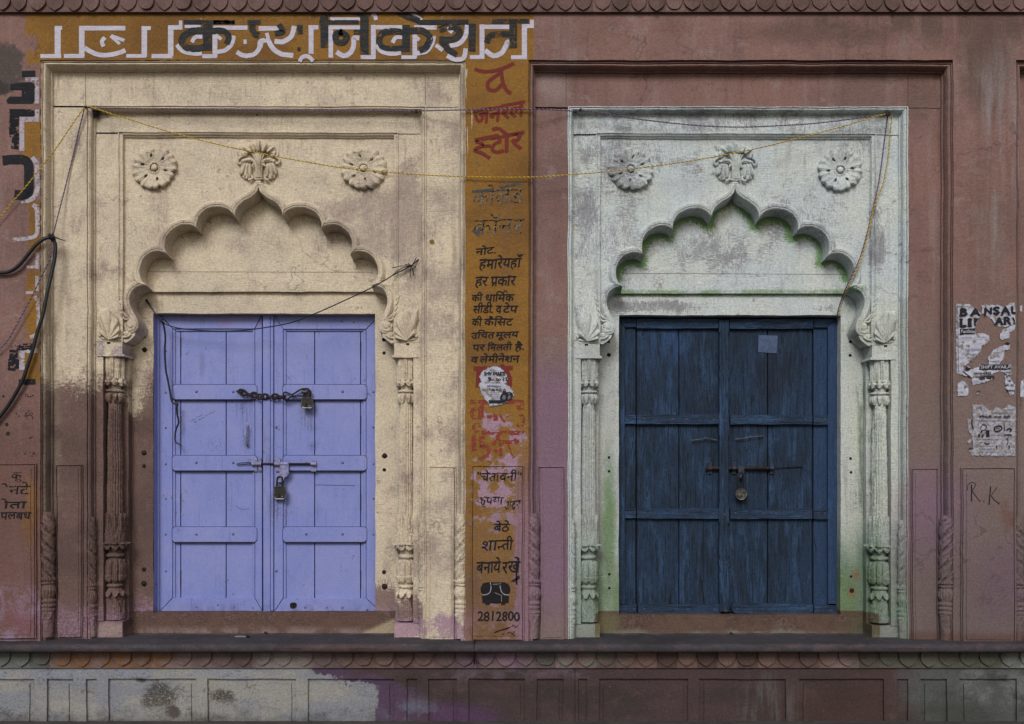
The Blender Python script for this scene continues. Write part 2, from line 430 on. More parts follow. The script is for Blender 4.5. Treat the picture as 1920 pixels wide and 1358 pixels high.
    sc = b.mix(lo * 0.8 * mid.st(0.40, 0.56), sc, (0.25, 0.175, 0.16))
    cs = b.rect(620, 742, 1160, 1240, 6, 14, 8, d=90)
    sc = b.mix(cs * (b.U - uu(640, 90) + (b.V - vv(1200, 90)) * 2.2).st(0, 25) * 0.9, sc, (0.36, 0.30, 0.20))
    c = b.mix(sill, c, sc)
    c = b.mix(b.noise(3.5, 4, detail=2, seed=41).st(0.73, 0.77) * 0.7, c, (0.10, 0.07, 0.05))
    c = b.mix(b.rect(100, 300, 400, 700, 60, 60, 40, d=40) * (mid * 0.5 + st * 0.3 + drip * 0.2).st(0.50, 0.60) * 0.5, c, (0.31, 0.225, 0.185))
    c = b.mix(b.rect(700, 800, 880, 1130, 60, 40, 30, d=60) * (mid * 0.5 + st * 0.3 + drip * 0.2).st(0.50, 0.58) * 0.5, c, (0.30, 0.215, 0.195))
    # purple chip on the left capital block
    c = b.mix(b.blob(222, 660, 14, 12, 0.2, 12, 6, d=40).mx(b.blob(188, 655, 8, 22, 0.3, 12, 8, d=40)) * (fine * 0.5 + st * 0.5).st(0.42, 0.52) * 0.8, c, (0.27, 0.21, 0.27))
    c = b.mix(b.blob(810, 454, 5, 5, 0.3, 6, 4, d=25), c, (0.20, 0.12, 0.04))
    c = b.scale(c, grain(b, 0.65, 1.30))
    return b.done(c, 0.9, plaster_bump(b, 1.2), 0.85, 0.005)

# --- mint doorway
def mat_mint():
    b = NB('mint_limewash')
    big = b.noise(110, 90, detail=4, seed=20); mid = b.noise(50, 55, detail=6, rough=0.64, seed=21)
    st = brush(b, 10, 1.9, 22); sv = b.noise(2.6, 20, detail=3, rough=0.6, seed=23)
    fine = b.noise(5, 4, detail=4, rough=0.7, seed=24); drip = b.noise(18, 200, detail=4, seed=25)
    c = b.mix(big.st(0.38, 0.62), (0.50, 0.56, 0.575), (0.545, 0.59, 0.56))
    warm = b.rect(1620, 1690, 560, 980, 60, 50, 20, d=50).mx(b.rect(1580, 1625, 600, 1100, 20, 20, 10, d=90))
    c = b.mix(warm * 0.6, c, (0.50, 0.515, 0.425))
    bias = b.blob(1640, 450, 14, 70, 0.5, 30, 16, d=48) * 0.13 + b.blob(1250, 300, 120, 60, 0.7, 60, 20, d=48) * 0.05 + b.blob(1150, 400, 60, 150, 0.6, 50, 20, d=48) * 0.09 + b.blob(1600, 260, 60, 40, 0.7, 50, 20, d=48) * 0.08 + b.blob(1500, 400, 60, 60, 0.7, 40, 20, d=48) * 0.08 + b.blob(1090, 400, 22, 200, 0.5, 40, 20, d=40) * 0.07 + b.blob(1330, 470, 90, 45, 0.7, 40, 20, d=82) * 0.10 + b.blob(1230, 575, 80, 12, 0.7, 20, 12, d=90) * 0.16 + b.blob(1530, 580, 30, 8, 0.7, 20, 12, d=90) * 0.12 + b.rect(1150, 1580, 205, 250, 8, 10, 8, d=40) * 0.07
    c = b.mix((mid * 0.36 + big * 0.22 + st * 0.42 + bias * 0.75 + (fine - 0.5) * 0.2).st(0.53, 0.66) * 0.68, c, (0.275, 0.27, 0.31))
    c = b.mix((mid * 0.4 + fine * 0.2 + st * 0.4 + bias).st(0.56, 0.61) * 0.5, c, (0.205, 0.205, 0.225))
    c = b.mix((mid * 0.5 + sv * 0.5 + bias).st(0.62, 0.68) * 0.5, c, (0.21, 0.215, 0.235))
    c = b.mix(drip.st(0.55, 0.72) * 0.35, c, (0.27, 0.27, 0.255))
    c = b.mix(b.rect(1580, 1624, 600, 1150, 8, 10, 5, d=90) * drip.st(0.5, 0.65) * 0.4, c, (0.24, 0.23, 0.22))
    c = b.mix(b.rect(1690, 1715, 560, 1200, 4, 4, 4, d=30) * 0.45, c, (0.24, 0.26, 0.26))
    for v0, v1, d in ((213, 246, 40), (259, 310, 48), (595, 650, 40)):
        c = b.mix(b.rect(1070, 1700, v0, v1, 8, 30, 8, d=d) * b.noise(7, 60, detail=4, rough=0.7, seed=50 + v0).st(0.53, 0.70) * 0.5, c, (0.20, 0.205, 0.21))
    c = b.mix(cracks(b, 150, 52) * 0.5, c, (0.10, 0.10, 0.10))
    grey = b.rect(1080, 1165, 640, 1000, 20, 20, 10, d=60)
    c = b.mix(grey * 0.45, c, (0.29, 0.285, 0.265))
    # old green coat, left where the brush did not reach
    gl = b.blob(1142, 1010, 14, 150, 0.6, 20, 14, d=90) * 0.9
    gl = gl.mx(b.rect(1112, 1166, None, None, 4, 10, 8, d=90) * b.V.st(vv(960, 90), vv(1120, 90)) * (0.8 + (mid - 0.5) * 1.2 + (st - 0.5) * 0.8))
    gr = b.rect(1572, 1634, None, None, 4, 10, 8, d=90) * b.V.st(vv(960, 90), vv(1100, 90)) * (0.95 + (mid - 0.5) * 0.9 + (st - 0.5) * 0.8)
    gp = (b.rect(1076, 1134, None, None, 5, 16, 12, d=40) * 0.75 + b.rect(1622, 1700, None, None, 5, 16, 12, d=40) * 0.9) * b.V.st(vv(930, 40), vv(1100, 40)) * (0.4 + mid)
    c = b.mix(gl, c, (0.135, 0.235, 0.10))
    c = b.mix(gr, c, b.mix(b.V.st(vv(1040, 90), vv(1130, 90)), (0.095, 0.20, 0.11), (0.10, 0.195, 0.055)))
    c = b.mix(gp, c, (0.145, 0.225, 0.15))
    c = b.mix(b.rect(1150, 1610, 545, 556, 3, 6, 8, d=90) * (mid * 0.5 + st * 0.5).st(0.42, 0.54) * 0.75, c, (0.13, 0.24, 0.09))
    c = b.mix(b.rect(1618, 1640, 700, 1165, 5, 14, 12, d=60) * b.noise(12, 80, detail=4, seed=66).st(0.5, 0.62) * 0.7, c, (0.12, 0.19, 0.095))
    c = b.mix(b.rect(1628, 1696, 1164, 1230, 5, 14, 8, d=40) * 0.7, c, (0.235, 0.225, 0.225))
    c = b.mix(b.rect(1076, 1128, 1172, 1230, 5, 14, 8, d=40) * 0.6, c, (0.27, 0.275, 0.25))
    c = b.mix(b.V.st(820, 1150) * (0.1 + mid * 0.5), c, (0.16, 0.17, 0.14))  # darkens toward the foot: the vignette's falloff put into the wall colour
    # outer frame of the right hand jamb is mauve low down
    c = b.mix(b.rect(1690, 1722, 900, 1110, 40, 20, 10, d=30) * 0.7, c, (0.21, 0.12, 0.17))
    fl = (b.noise(17, 13, detail=7, rough=0.68, seed=81) + (b.noise(150, 120, detail=2, seed=82) - 0.5) * 0.35).st(0.65, 0.663)
    c = b.mix(fl * 0.75, c, (0.25, 0.215, 0.215))
    # rust marks round the holes
    c = b.mix(b.blob(1604, 1078, 8, 9, 0.6, 10, 6, d=90) * 0.6, c, (0.22, 0.11, 0.07))
    c = b.mix(b.blob(1597, 1110, 8, 12, 0.6, 10, 6, d=90) * 0.6, c, (0.22, 0.12, 0.06))
    # sill
    sill = b.rect(1112, 1632, 1145.5, 1250, 1.2, 3, 2, d=90)
    sc = b.mix(mid.st(0.4, 0.62), (0.115, 0.072, 0.055), (0.075, 0.047, 0.038))
    lo = (b.V + (mid - 0.5) * 30).st(vv(1178, 90), vv(1190, 90))
    sc = b.mix((mid * 0.5 + fine * 0.5).st(0.52, 0.62) * 0.5, sc, (0.19, 0.135, 0.11))
    sc = b.mix(lo * 0.75 * mid.st(0.38, 0.54), sc, (0.20, 0.185, 0.155))
    sc = b.mix(b.rect(1590, 1640, 1150, 1250, 20, 30, 10, d=90) * 0.6, sc, (0.10, 0.10, 0.05))
    sc = b.mix(b.rect(1110, 1160, 1150, 1250, 14, 20, 10, d=90) * 0.6, sc, (0.15, 0.15, 0.075))
    c = b.mix(sill, c, sc)
    att = b.nt.nodes.new('ShaderNodeAttribute'); att.attribute_name = 'old_green'
    g = Ex(b, att.outputs['Fac'])
    c = b.mix((g + (mid - 0.5) * 1.0 + (st - 0.5) * 1.3 + (fine - 0.5) * 0.5).st(0.35, 0.75) * 0.9 * g.st(0.0, 0.2), c, (0.13, 0.25, 0.085))
    c = b.mix(b.noise(3.5, 4, detail=2, seed=41).st(0.73, 0.77) * 0.6, c, (0.09, 0.08, 0.07))
    c = b.scale(c, grain(b, 0.65, 1.30))
    return b.done(c, 0.9, plaster_bump(b, 1.3), 0.85, 0.005)

# --- plinth, ledge, frieze
def mat_plinth():
    b = NB('stained_plinth_plaster')
    big = b.noise(150, 60, detail=4, seed=20); mid = b.noise(40, 30, detail=6, rough=0.65, seed=21)
    st = b.noise(24, 2.2, detail=3, seed=22); fine = b.noise(5, 4, detail=4, rough=0.7, seed=24); drip = b.noise(12, 120, detail=4, seed=25)
    pale = b.mix(big.st(0.4, 0.6), (0.27, 0.262, 0.245), (0.205, 0.215, 0.24))
    pale = b.mix(b.rect(None, None, 1250, 1275, 10, 14, 10) * mid.st(0.45, 0.6) * 0.7, pale, (0.23, 0.255, 0.33))
    pale = b.mix((mid * 0.5 + fine * 0.5).st(0.54, 0.60) * 0.6, pale, (0.085, 0.078, 0.072))
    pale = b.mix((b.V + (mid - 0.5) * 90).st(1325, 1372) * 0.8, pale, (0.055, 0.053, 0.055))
    d1 = b.blob(296, 1302, 30, 26, 0.3, 40, 30) * fine.st(0.36, 0.5)
    d1 = d1.mx(b.blob(320, 1336, 16, 14, 0.4, 30, 24)).mx(b.blob(416, 1310, 20, 12, 0.4, 30, 24) * fine.st(0.36, 0.5)).mx(b.blob(262, 1274, 10, 5, 0.4, 14, 10))
    pale = b.mix(d1 * 0.85, pale, (0.05, 0.038, 0.03))
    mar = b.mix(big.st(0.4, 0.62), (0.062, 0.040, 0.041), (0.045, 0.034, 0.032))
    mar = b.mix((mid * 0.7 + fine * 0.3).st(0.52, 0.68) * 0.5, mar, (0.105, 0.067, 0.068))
    mar = b.mix(b.rect(820, 1100, 1252, 1272, 10, 20, 14) * mid.st(0.4, 0.6) * 0.6, mar, (0.13, 0.095, 0.12))
    mar = b.mix(b.blob(860, 1346, 70, 26, 0.6, 40, 24) * 0.6, mar, (0.095, 0.042, 0.115))
    mar = b.mix(b.blob(1580, 1340, 140, 60, 0.6, 80, 30) * 0.5, mar, (0.058, 0.030, 0.022))
    mar = b.mix(b.blob(1440, 1330, 60, 60, 0.6, 80, 30) * drip.st(0.45, 0.6) * 0.6, mar, (0.10, 0.098, 0.095))
    gr = b.mix(big.st(0.4, 0.6), (0.082, 0.088, 0.086), (0.055, 0.058, 0.052))
    gr = b.mix(b.rect(1800, 1990, 1255, 1320, 12, 30, 16) * mid.st(0.4, 0.6) * 0.7, gr, (0.15, 0.155, 0.155))
    U, V = b.wob(60, 26)
    # boundary between the pale and the maroon coats runs down to the right
    k = (U - 590 - (V - 1250) * 0.2)
    e1 = U - (V - 1262).st(0, 28) * 122 - 578
    m1 = e1.st(-3, 5)
    purple = (e1.st(-6, 6) * (1 - e1.st(40, 110)))
    mar = b.mix(purple * 0.75, mar, (0.085, 0.05, 0.10))
    blu = b.blob(765, 1335, 50, 24, 0.5, 60, 30) * mid.st(0.4, 0.55)
    mar = b.mix(blu * 0.8, mar, (0.12, 0.12, 0.17))
    c = b.mix(m1, pale, mar)
    c = b.mix((U + (mid - 0.5) * 120).st(1660, 1760), c, gr)
    c = b.mix(b.noise(4, 4, detail=3, rough=0.6, seed=37).st(0.66, 0.72) * 0.6, c, (0.02, 0.018, 0.018))
    c = b.mix(b.noise(5, 5, detail=3, rough=0.6, seed=39).st(0.70, 0.74) * 0.4, c, (0.22, 0.22, 0.22))
    c = b.scale(c, grain(b, 0.65, 1.35))
    return b.done(c, 0.9, plaster_bump(b, 0.9), 0.6, 0.005)
def mat_frieze():
    b = NB('weathered_frieze_stone')
    big = b.noise(70, 60, detail=3, seed=20); mid = b.noise(30, 24, detail=6, rough=0.65, seed=21); fine = b.noise(5, 4, detail=4, rough=0.7, seed=24)
    up = b.mix(big.st(0.4, 0.6), (0.145, 0.088, 0.080), (0.11, 0.067, 0.06))
    up = b.mix(mid.st(0.5, 0.7) * 0.4, up, (0.185, 0.125, 0.115))
    up = b.mix(b.noise(16, 90, detail=3, seed=27).st(0.55, 0.7) * 0.5, up, (0.07, 0.045, 0.04))
    dn = b.mix(big.st(0.4, 0.62), (0.125, 0.088, 0.084), (0.09, 0.065, 0.062))
    U, V = b.wob(50, 20)
    dn = b.mix(1 - U.st(60, 110), dn, (0.105, 0.115, 0.105))
    dn = b.mix(b.rect(100, 330, 1200, 1300, 30, 60, 20) * mid.st(0.38, 0.55), dn, (0.12, 0.062, 0.032))
    dn = b.mix(b.rect(480, 580, 1200, 1300, 20, 60, 20) * 0.6, dn, (0.145, 0.135, 0.13))
    dn = b.mix(b.rect(640, 820, 1200, 1300, 30, 40, 20) * 0.6, dn, (0.095, 0.056, 0.05))
    dn = b.mix(b.rect(860, 1090, 1200, 1300, 30, 60, 20) * mid.st(0.4, 0.6) * 0.7, dn, (0.135, 0.085, 0.125))
    dn = b.mix(b.rect(1000, 1160, 1200, 1300, 30, 60, 20) * mid.st(0.42, 0.6) * 0.8, dn, (0.085, 0.10, 0.078))
    dn = b.mix(b.rect(1160, 1560, 1200, 1300, 30, 60, 20) * 0.6, dn, (0.078, 0.044, 0.036))
    dn = b.mix(U.st(1580, 1660) * 0.8, dn, (0.062, 0.070, 0.052))
    dn = b.mix(U.st(1870, 1890) * 0.6, dn, (0.15, 0.16, 0.155))
    ix = b.m('FLOOR', (b.U + 358.9) * (1 / 37.85)); rnd = b.m('FRACT', b.m('SINE', ix * 12.9898) * 437.585)
    ix2 = b.m('FLOOR', (b.U + 357.1) * (1 / 34.15)); rnd2 = b.m('FRACT', b.m('SINE', ix2 * 12.9898) * 437.585)
    dn = b.scale(dn, rnd * 0.7 + 0.85); up = b.scale(up, rnd2 * 0.4 + 0.85)
    c = b.mix(b.V.st(500, 510), up, dn)
    c = b.mix(b.noise(4, 4, detail=3, rough=0.6, seed=37).st(0.66, 0.72) * 0.6, c, (0.03, 0.022, 0.02))
    c = b.scale(c, grain(b, 0.68, 1.3))
    return b.done(c, 0.9, plaster_bump(b, 0.3), 0.5, 0.005)
def mat_ledge():
    b = NB('slate_grey_ledge')
    big = b.noise(140, 50, detail=4, seed=20); mid = b.noise(30, 20, detail=6, rough=0.65, seed=21); fine = b.noise(4, 3, detail=4, rough=0.7, seed=24)
    c = b.mix(big.st(0.38, 0.62), (0.050, 0.046, 0.052), (0.036, 0.033, 0.037))
    c = b.mix(mid.st(0.5, 0.7) * 0.55, c, (0.088, 0.077, 0.078))
    front = 1 - b.Dp.st(-34, -26)
    c = b.mix(front * mid.st(0.4, 0.65) * 0.6, c, (0.088, 0.058, 0.066))
    c = b.mix(front * b.rect(540, 760, 1200, 1240, 40, 60, 20) * 0.6, c, (0.095, 0.052, 0.044))
    c = b.mix(b.noise(60, 2.0, detail=4, rough=0.7, seed=29).st(0.64, 0.70) * 0.45, c, (0.17, 0.165, 0.18))
    c = b.mix(b.Dp.st(62, 84) * mid.st(0.38, 0.55) * 0.7, c, (0.12, 0.11, 0.11))
    c = b.mix(fine.st(0.64, 0.72) * 0.6, c, (0.018, 0.017, 0.018))
    c = b.scale(c, grain(b, 0.65, 1.35))
    return b.done(c, 0.85, b.noise(5, 4, detail=5, rough=0.7, seed=13) * 0.8 + mid * 1.2, 0.5, 0.005)
# --- doors
def mat_lilac():
    b = NB('lilac_gloss_paint')
    big = b.noise(90, 120, detail=4, seed=20); mid = b.noise(20, 34, detail=6, rough=0.65, seed=21); gr = b.noise(3, 60, detail=4, rough=0.6, seed=22)
    fine = b.noise(4, 5, detail=4, rough=0.7, seed=24)
    c = b.mix(big.st(0.35, 0.65), (0.185, 0.222, 0.51), (0.215, 0.245, 0.525))
    c = b.mix(mid.st(0.5, 0.7) * 0.35, c, (0.135, 0.17, 0.42))
    c = b.mix(gr.st(0.58, 0.72) * 0.3, c, (0.23, 0.28, 0.55))
    c = b.mix(b.rect(288, 500, 588, 612, 5, 20, 8, d=110) * mid.st(0.42, 0.6) * 0.6, c, (0.25, 0.17, 0.38))
    c = b.mix(b.blob(403, 836, 16, 12, 0.6, 20, 24, d=118) * fine.st(0.52, 0.6) * 0.8, c, (0.12, 0.12, 0.25))
    c = b.mix(b.blob(378, 684, 5, 22, 0.6, 14, 10, d=118) * 0.5, c, (0.13, 0.13, 0.30))
    c = b.mix(b.rect(488, 514, 780, 1000, 20, 8, 8, d=108) * gr.st(0.45, 0.6) * 0.45, c, (0.16, 0.165, 0.30))
    c = b.mix((fine * 0.5 + mid * 0.5).st(0.63, 0.68) * 0.5, c, (0.105, 0.105, 0.25))
    c = b.mix(b.noise(3, 3.5, detail=2, seed=37).st(0.735, 0.77) * 0.75, c, (0.03, 0.03, 0.07))
    c = b.mix(b.noise(7, 2.5, detail=3, seed=38).st(0.72, 0.76) * 0.6, c, (0.40, 0.40, 0.70))
    for u, v, a, h in ((455, 760, 14, 26), (575, 780, 14, 24), (524, 950, 16, 34), (500, 870, 40, 12), (462, 815, 12, 30), (585, 800, 8, 8), (587, 838, 8, 8)):
        c = b.mix(b.blob(u, v, a, h, 0.7, 20, 14, d=114) * (fine * 0.4 + gr * 0.6).st(0.42, 0.6) * 0.7, c, (0.075, 0.08, 0.16))
    c = b.mix(b.noise(40, 60, detail=6, rough=0.7, seed=46).st(0.50, 0.66) * 0.35, c, (0.255, 0.275, 0.50))
    ch = (b.noise(11, 15, detail=7, rough=0.7, seed=47) + (b.noise(90, 90, detail=2, seed=48) - 0.5) * 0.3).st(0.655, 0.668)
    c = b.mix(ch * 0.8, c, (0.12, 0.125, 0.21))
    c = b.mix(b.noise(5, 130, detail=4, rough=0.65, seed=44).st(0.60, 0.70) * 0.35, c, (0.09, 0.10, 0.26))
    c = b.mix(b.noise(14, 3, detail=5, rough=0.75, seed=45).st(0.68, 0.72) * 0.6, c, (0.10, 0.10, 0.20))
    low = b.V.st(vv(1125, 110), vv(1150, 110))
    c = b.mix(low * mid.st(0.42, 0.62) * 0.6, c, (0.12, 0.11, 0.24))
    return b.done(b.scale(c, grain(b, 0.84, 1.14)), 0.55, gr * 0.7 + fine * 0.35 + mid * 0.6, 0.3, 0.003, spec=0.35)
def mat_blue(name='worn_blue_wood', lift=1.0, horiz=False):
    b = NB(name)
    if horiz: b.U, b.V = b.V, b.U
    big = b.noise(70, 130, detail=4, seed=20); mid = b.noise(16, 90, detail=6, rough=0.65, seed=21)
    gr = b.noise(2.2, 90, detail=4, rough=0.65, dist=0.4, seed=22); gr2 = b.noise(5, 45, detail=4, rough=0.6, dist=1.4, seed=23); fine = b.noise(4, 6, detail=4, rough=0.7, seed=24)
    c = b.mix(big.st(0.36, 0.66), (0.018, 0.037, 0.074), (0.014, 0.026, 0.046))
    c = b.mix(mid.st(0.5, 0.68) * 0.75, c, (0.034, 0.074, 0.152))
    c = b.mix((big * 0.5 + mid * 0.5).st(0.56, 0.7) * 0.5, c, (0.011, 0.013, 0.018))
    c = b.mix(gr.st(0.52, 0.62) * 0.7, c, (0.005, 0.008, 0.015))
    c = b.mix(gr2.st(0.56, 0.62) * 0.65, c, (0.006, 0.009, 0.016))
    c = b.mix(gr.st(0.30, 0.42) * 0 + (1 - gr2.st(0.33, 0.40)) * 0.35, c, (0.035, 0.066, 0.14))
    c = b.mix(b.rect(1523, 1575, 600, 1150, 3, 6, 3, d=112) * 0.5, c, (0.028, 0.058, 0.132))
    c = b.mix(b.blob(1455, 700, 40, 50, 0.7, 40, 20, d=118) * 0.6, c, (0.012, 0.015, 0.022))
    c = b.mix(b.blob(1250, 650, 40, 60, 0.7, 50, 20, d=118) * mid.st(0.4, 0.6) * 0.7, c, (0.032, 0.07, 0.165))
    c = b.mix(b.noise(4, 5, detail=2, seed=37).st(0.73, 0.77) * 0.7, c, (0.006, 0.007, 0.010))
    c = b.mix(b.noise(5, 12, detail=3, seed=38).st(0.74, 0.78) * 0.5, c, (0.14, 0.17, 0.25))
    return b.done(b.scale(c, grain(b, 0.55, 1.45) * lift), 0.72, gr * 1.0 + gr2 * 0.8 + mid * 0.8 + fine * 0.2, 0.9, 0.005, spec=0.18)
def mat_plain(name, col, rough=0.8, var=0.3, col2=None, metal=0.0, spec=0.3, sc=8, bump=0.3):
    b = NB(name)
    n = b.noise(sc, detail=5, rough=0.65, seed=3); f = b.noise(3, detail=3, rough=0.7, seed=4)
    c = b.mix(n.st(0.4, 0.62), col, col2 or tuple(x * (1 - var) for x in col))
    return b.done(b.scale(c, f.st(0.2, 0.8) * var + (1 - var / 2)), rough, n + f * 0.5, bump, 0.002, spec=spec, metal=metal)
def mat_paint(name, col, col2=None, wear=0.40, sc=7, soft=0.03, stroke=None, rough=0.85):
    """sign paint that has partly flaked off the wall"""
    b = NB(name)
    n = b.noise(sc, sc * 0.9, detail=6, rough=0.66, seed=3); f = b.noise(2.5, detail=3, rough=0.7, seed=4); g = b.noise(40, detail=3, seed=5)
    s = b.noise(*(stroke or (20, 3)), detail=3, seed=6)
    c = b.mix(s.st(0.4, 0.62), col, col2 or tuple(x * 0.75 for x in col))
    c = b.scale(c, f.st(0.2, 0.8) * 0.3 + 0.85)
    a = (n * 0.6 + s * 0.2 + g * 0.2).st(wear, wear + soft)
    return b.done(c, rough, None, alpha=a)

MASONRY = []
OUT = mat_outer(); CRM = mat_cream(); MNT = mat_mint(); PLN = mat_plinth(); FRZ = mat_frieze(); LDG = mat_ledge(); LIL = mat_lilac(); BLU = mat_blue(); BLUR = mat_blue('worn_blue_rail', 1.25, True); BLUS = mat_blue('worn_blue_stile', 1.2)
MASONRY += [OUT, CRM, MNT, PLN, FRZ]
DARK = mat_plain('dark_void', (0.008, 0.008, 0.009), 0.9)
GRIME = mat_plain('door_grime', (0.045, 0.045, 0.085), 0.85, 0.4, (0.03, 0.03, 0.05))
STUDL = mat_plain('lilac_stud', (0.19, 0.20, 0.42), 0.5, 0.4, (0.12, 0.12, 0.26), sc=3)
STUDB = mat_plain('blue_stud', (0.055, 0.075, 0.12), 0.45, 0.4, (0.035, 0.045, 0.07), sc=3, metal=0.3)
RUST = mat_plain('rusty_iron', (0.034, 0.022, 0.018), 0.75, 0.4, (0.02, 0.014, 0.012), metal=0.3)
IRON = mat_plain('dark_iron', (0.035, 0.034, 0.036), 0.5, 0.4, (0.018, 0.015, 0.014), metal=0.6)
BLUEIRON = mat_plain('blue_painted_iron', (0.035, 0.05, 0.085), 0.6, 0.4, (0.03, 0.025, 0.025), metal=0.3)
LILIRON = mat_plain('lilac_painted_iron', (0.24, 0.25, 0.43), 0.5, 0.3, (0.14, 0.14, 0.26), spec=0.4)
STEEL = mat_plain('worn_steel', (0.17, 0.168, 0.165), 0.45, 0.4, (0.07, 0.066, 0.06), metal=0.7, spec=0.5)
LOCKF = mat_plain('tarnished_lock_face', (0.030, 0.026, 0.021), 0.6, 0.6, (0.012, 0.011, 0.010), metal=0.1, sc=4)
BLACKRUB = mat_plain('black_cable_rubber', (0.012, 0.012, 0.014), 0.5, 0.3, spec=0.4)
YEL = mat_plain('yellow_cord', (0.76, 0.52, 0.03), 0.8, 0.3)
YELD = mat_plain('dark_cord_strand', (0.24, 0.15, 0.025), 0.85, 0.3)
PUR = mat_plain('lilac_cord', (0.27, 0.20, 0.33), 0.85, 0.3)
PURD = mat_plain('dark_plum_cord', (0.045, 0.028, 0.04), 0.85, 0.3)
STREET = mat_plain('street_paving', (0.07, 0.065, 0.06), 0.95, 0.3, sc=40)
GREYWIRE = mat_plain('grey_wire', (0.11, 0.115, 0.13), 0.5, 0.3, (0.06, 0.06, 0.07), metal=0.3)
TIN = mat_plain('blue_tin_sheet', (0.062, 0.098, 0.185), 0.55, 0.35, (0.045, 0.072, 0.14), metal=0.2, sc=10)
BONE = mat_plain('pale_scrap', (0.22, 0.21, 0.20), 0.8, 0.3)

# ================================================================== street
mb = MB()
mb.face([mb.add(p) for p in ((-60, -60, 0), (60, -60, 0), (60, 0.4, 0), (-60, 0.4, 0))])
tag(mb.build('street', STREET), kind='structure')

# ================================================================== the building
B = empty('shop_building', W(960, 1452, 0) * 1.0)
B.location.z = 0; WLOC[B.name] = Vector(B.location)
tag(B, 'old plastered shop front with two scalloped arch doorways, ochre sign paint and a stone ledge', 'building')

def frame(mb, o, i, d0, d1, prof, vb):
    """three-sided moulding; o=(u,v) outer corner at depth d0, i=(u,v) inner corner at depth d1; left traced, right mirrored"""
    rows = []
    po = W(o[0], o[1], d0); pi = W(i[0], i[1], d1)
    for t, d in prof:
        x = po.x + (pi.x - po.x) * t; z = po.z + (pi.z - po.z) * t
        zb = W(o[0], vb, d).z
        xr = 2 * XC * S - x
        r = []
        for X, Z in ((x, zb), (x, z), (xr, z), (xr, zb)):
            X += mb.off * S
            r.append(Vector((X, d * S, Z - (X - x) * kk(o[1]))))
        rows.append(r)
    # drop with the level of the courses
    ids = [[mb.add(p) for p in r] for r in rows]
    for a in range(len(ids) - 1):
        for j in range(3): mb.face((ids[a][j], ids[a][j + 1], ids[a + 1][j + 1], ids[a + 1][j]))
DROP = 0.0038
BOT = 1225
P1 = [(0, 0), (0, 4), (0.12, 4), (0.16, 2), (0.22, 1), (0.24, 5), (0.30, 5), (0.36, 2.5), (0.5, 2), (0.62, 4), (0.72, 9), (0.78, 14), (0.80, 19), (0.96, 20), (1.0, 25)]
P2 = [(0, 25), (0, 22), (0.16, 22), (0.2, 26), (0.3, 24), (0.5, 23.5), (0.68, 26), (0.76, 31), (0.8, 36), (0.97, 36.5), (1.0, 40)]
P3 = [(0, 40), (0, 37.5), (0.18, 37.5), (0.22, 41), (0.4, 39.5), (0.62, 41), (0.72, 44), (0.95, 44.5), (1.0, 48)]

# --- front plane (pilasters, band over the doorways)
wall = MB()
L0 = W(75.6, 300, 0).x / S + 960; R0 = 960 + (2 * XC - (L0 - 960)); L1 = L0 + NOFF; R1 = R0 + NOFF; L2 = L0 + 2 * NOFF
wall.box(-700, 2700, 22, 112.5, 0, 140)
for a, b_ in ((-40, L0), (R0, L1), (R1, L2)):
    wall.prism([(a, 112.5), (b_, 112.5), (b_, BOT), (a, BOT)], 0, 30)
wall.box(-700, -40, 112.5, BOT, 0, 140)
WALL = wall.build('pilaster_wall', OUT, B)
# upper wall above the cornice
mb = MB(); mb.box(-700, 2700, -420, 21, 4, 140); mb.build('upper_wall', OUT, B)
# raised panels at the foot of the pilasters
for nm, a, b_, t, bt in (('raised_panel', -30, 64, 872, 1197), ('raised_panel', 887, 978.6, 876, 1200), ('raised_panel', 1806, 1901, 880, 1206)):
    mb = MB()
    mb.box(a, b_, t, bt, -5.6, 2)
    mb.box(a + 6.5, b_ - 6.5, t + 6.5, bt - 6.5, -7.0, 0)
    for q in ((a - 3.4, a - 1.6, t - 3.4, bt), (b_ + 1.6, b_ + 3.4, t - 3.4, bt), (a - 1.6, b_ + 1.6, t - 3.4, t - 1.6)): mb.box(*q, -4.2, 2)
    mb.build(nm, OUT, B, bevel=0.7)

# --- cornice with hanging lobes
def lobes(mb, u0, pitch, n, vt, vb, w, d0, d1):
    for i in range(n):
        c = u0 + i * pitch + random.uniform(-1.0, 1.0); h = w / 2 * random.uniform(0.93, 1.03); dv_ = random.uniform(-1.2, 0.8); tl = random.uniform(-0.05, 0.05)
        half = [(h, vt), (h, vb - 22), (h * 0.985, vb - 17), (h * 0.90, vb - 11.5), (h * 0.70, vb - 6.8), (h * 0.42, vb - 3.2), (h * 0.16, vb - 0.9), (0, vb + 0.6)]
        if random.random() < 0.12: half = half[:-2] + [(0, vb - 2.4)]
        half = [(x, y if y == vt else y + dv_) for x, y in half]
        pts = [(c + x + (vb - y) * tl, y + x * tl) for x, y in half] + [(c - x + (vb - y) * tl, y - x * tl * 0.5) for x, y in half[-2::-1]]
        mb.prism(pts, d0 + random.uniform(-0.8, 1.2), d1)
mb = MB()
lobes(mb, -340, 34.15, 76, -34, 19, 31.5, -11.0, -6)
mb.box(-700, 2700, -36, 22.6, -7, 6)
CORN = mb.build('lobed_cornice', FRZ, B, bevel=0.8)
mb = MB(); mb.box(-700, 2700, -70, -36, -34, 6)
mb.build('shading_slab', FRZ, CORN, bevel=3)  # unseen projecting slab, added above the cornice to shade the wall

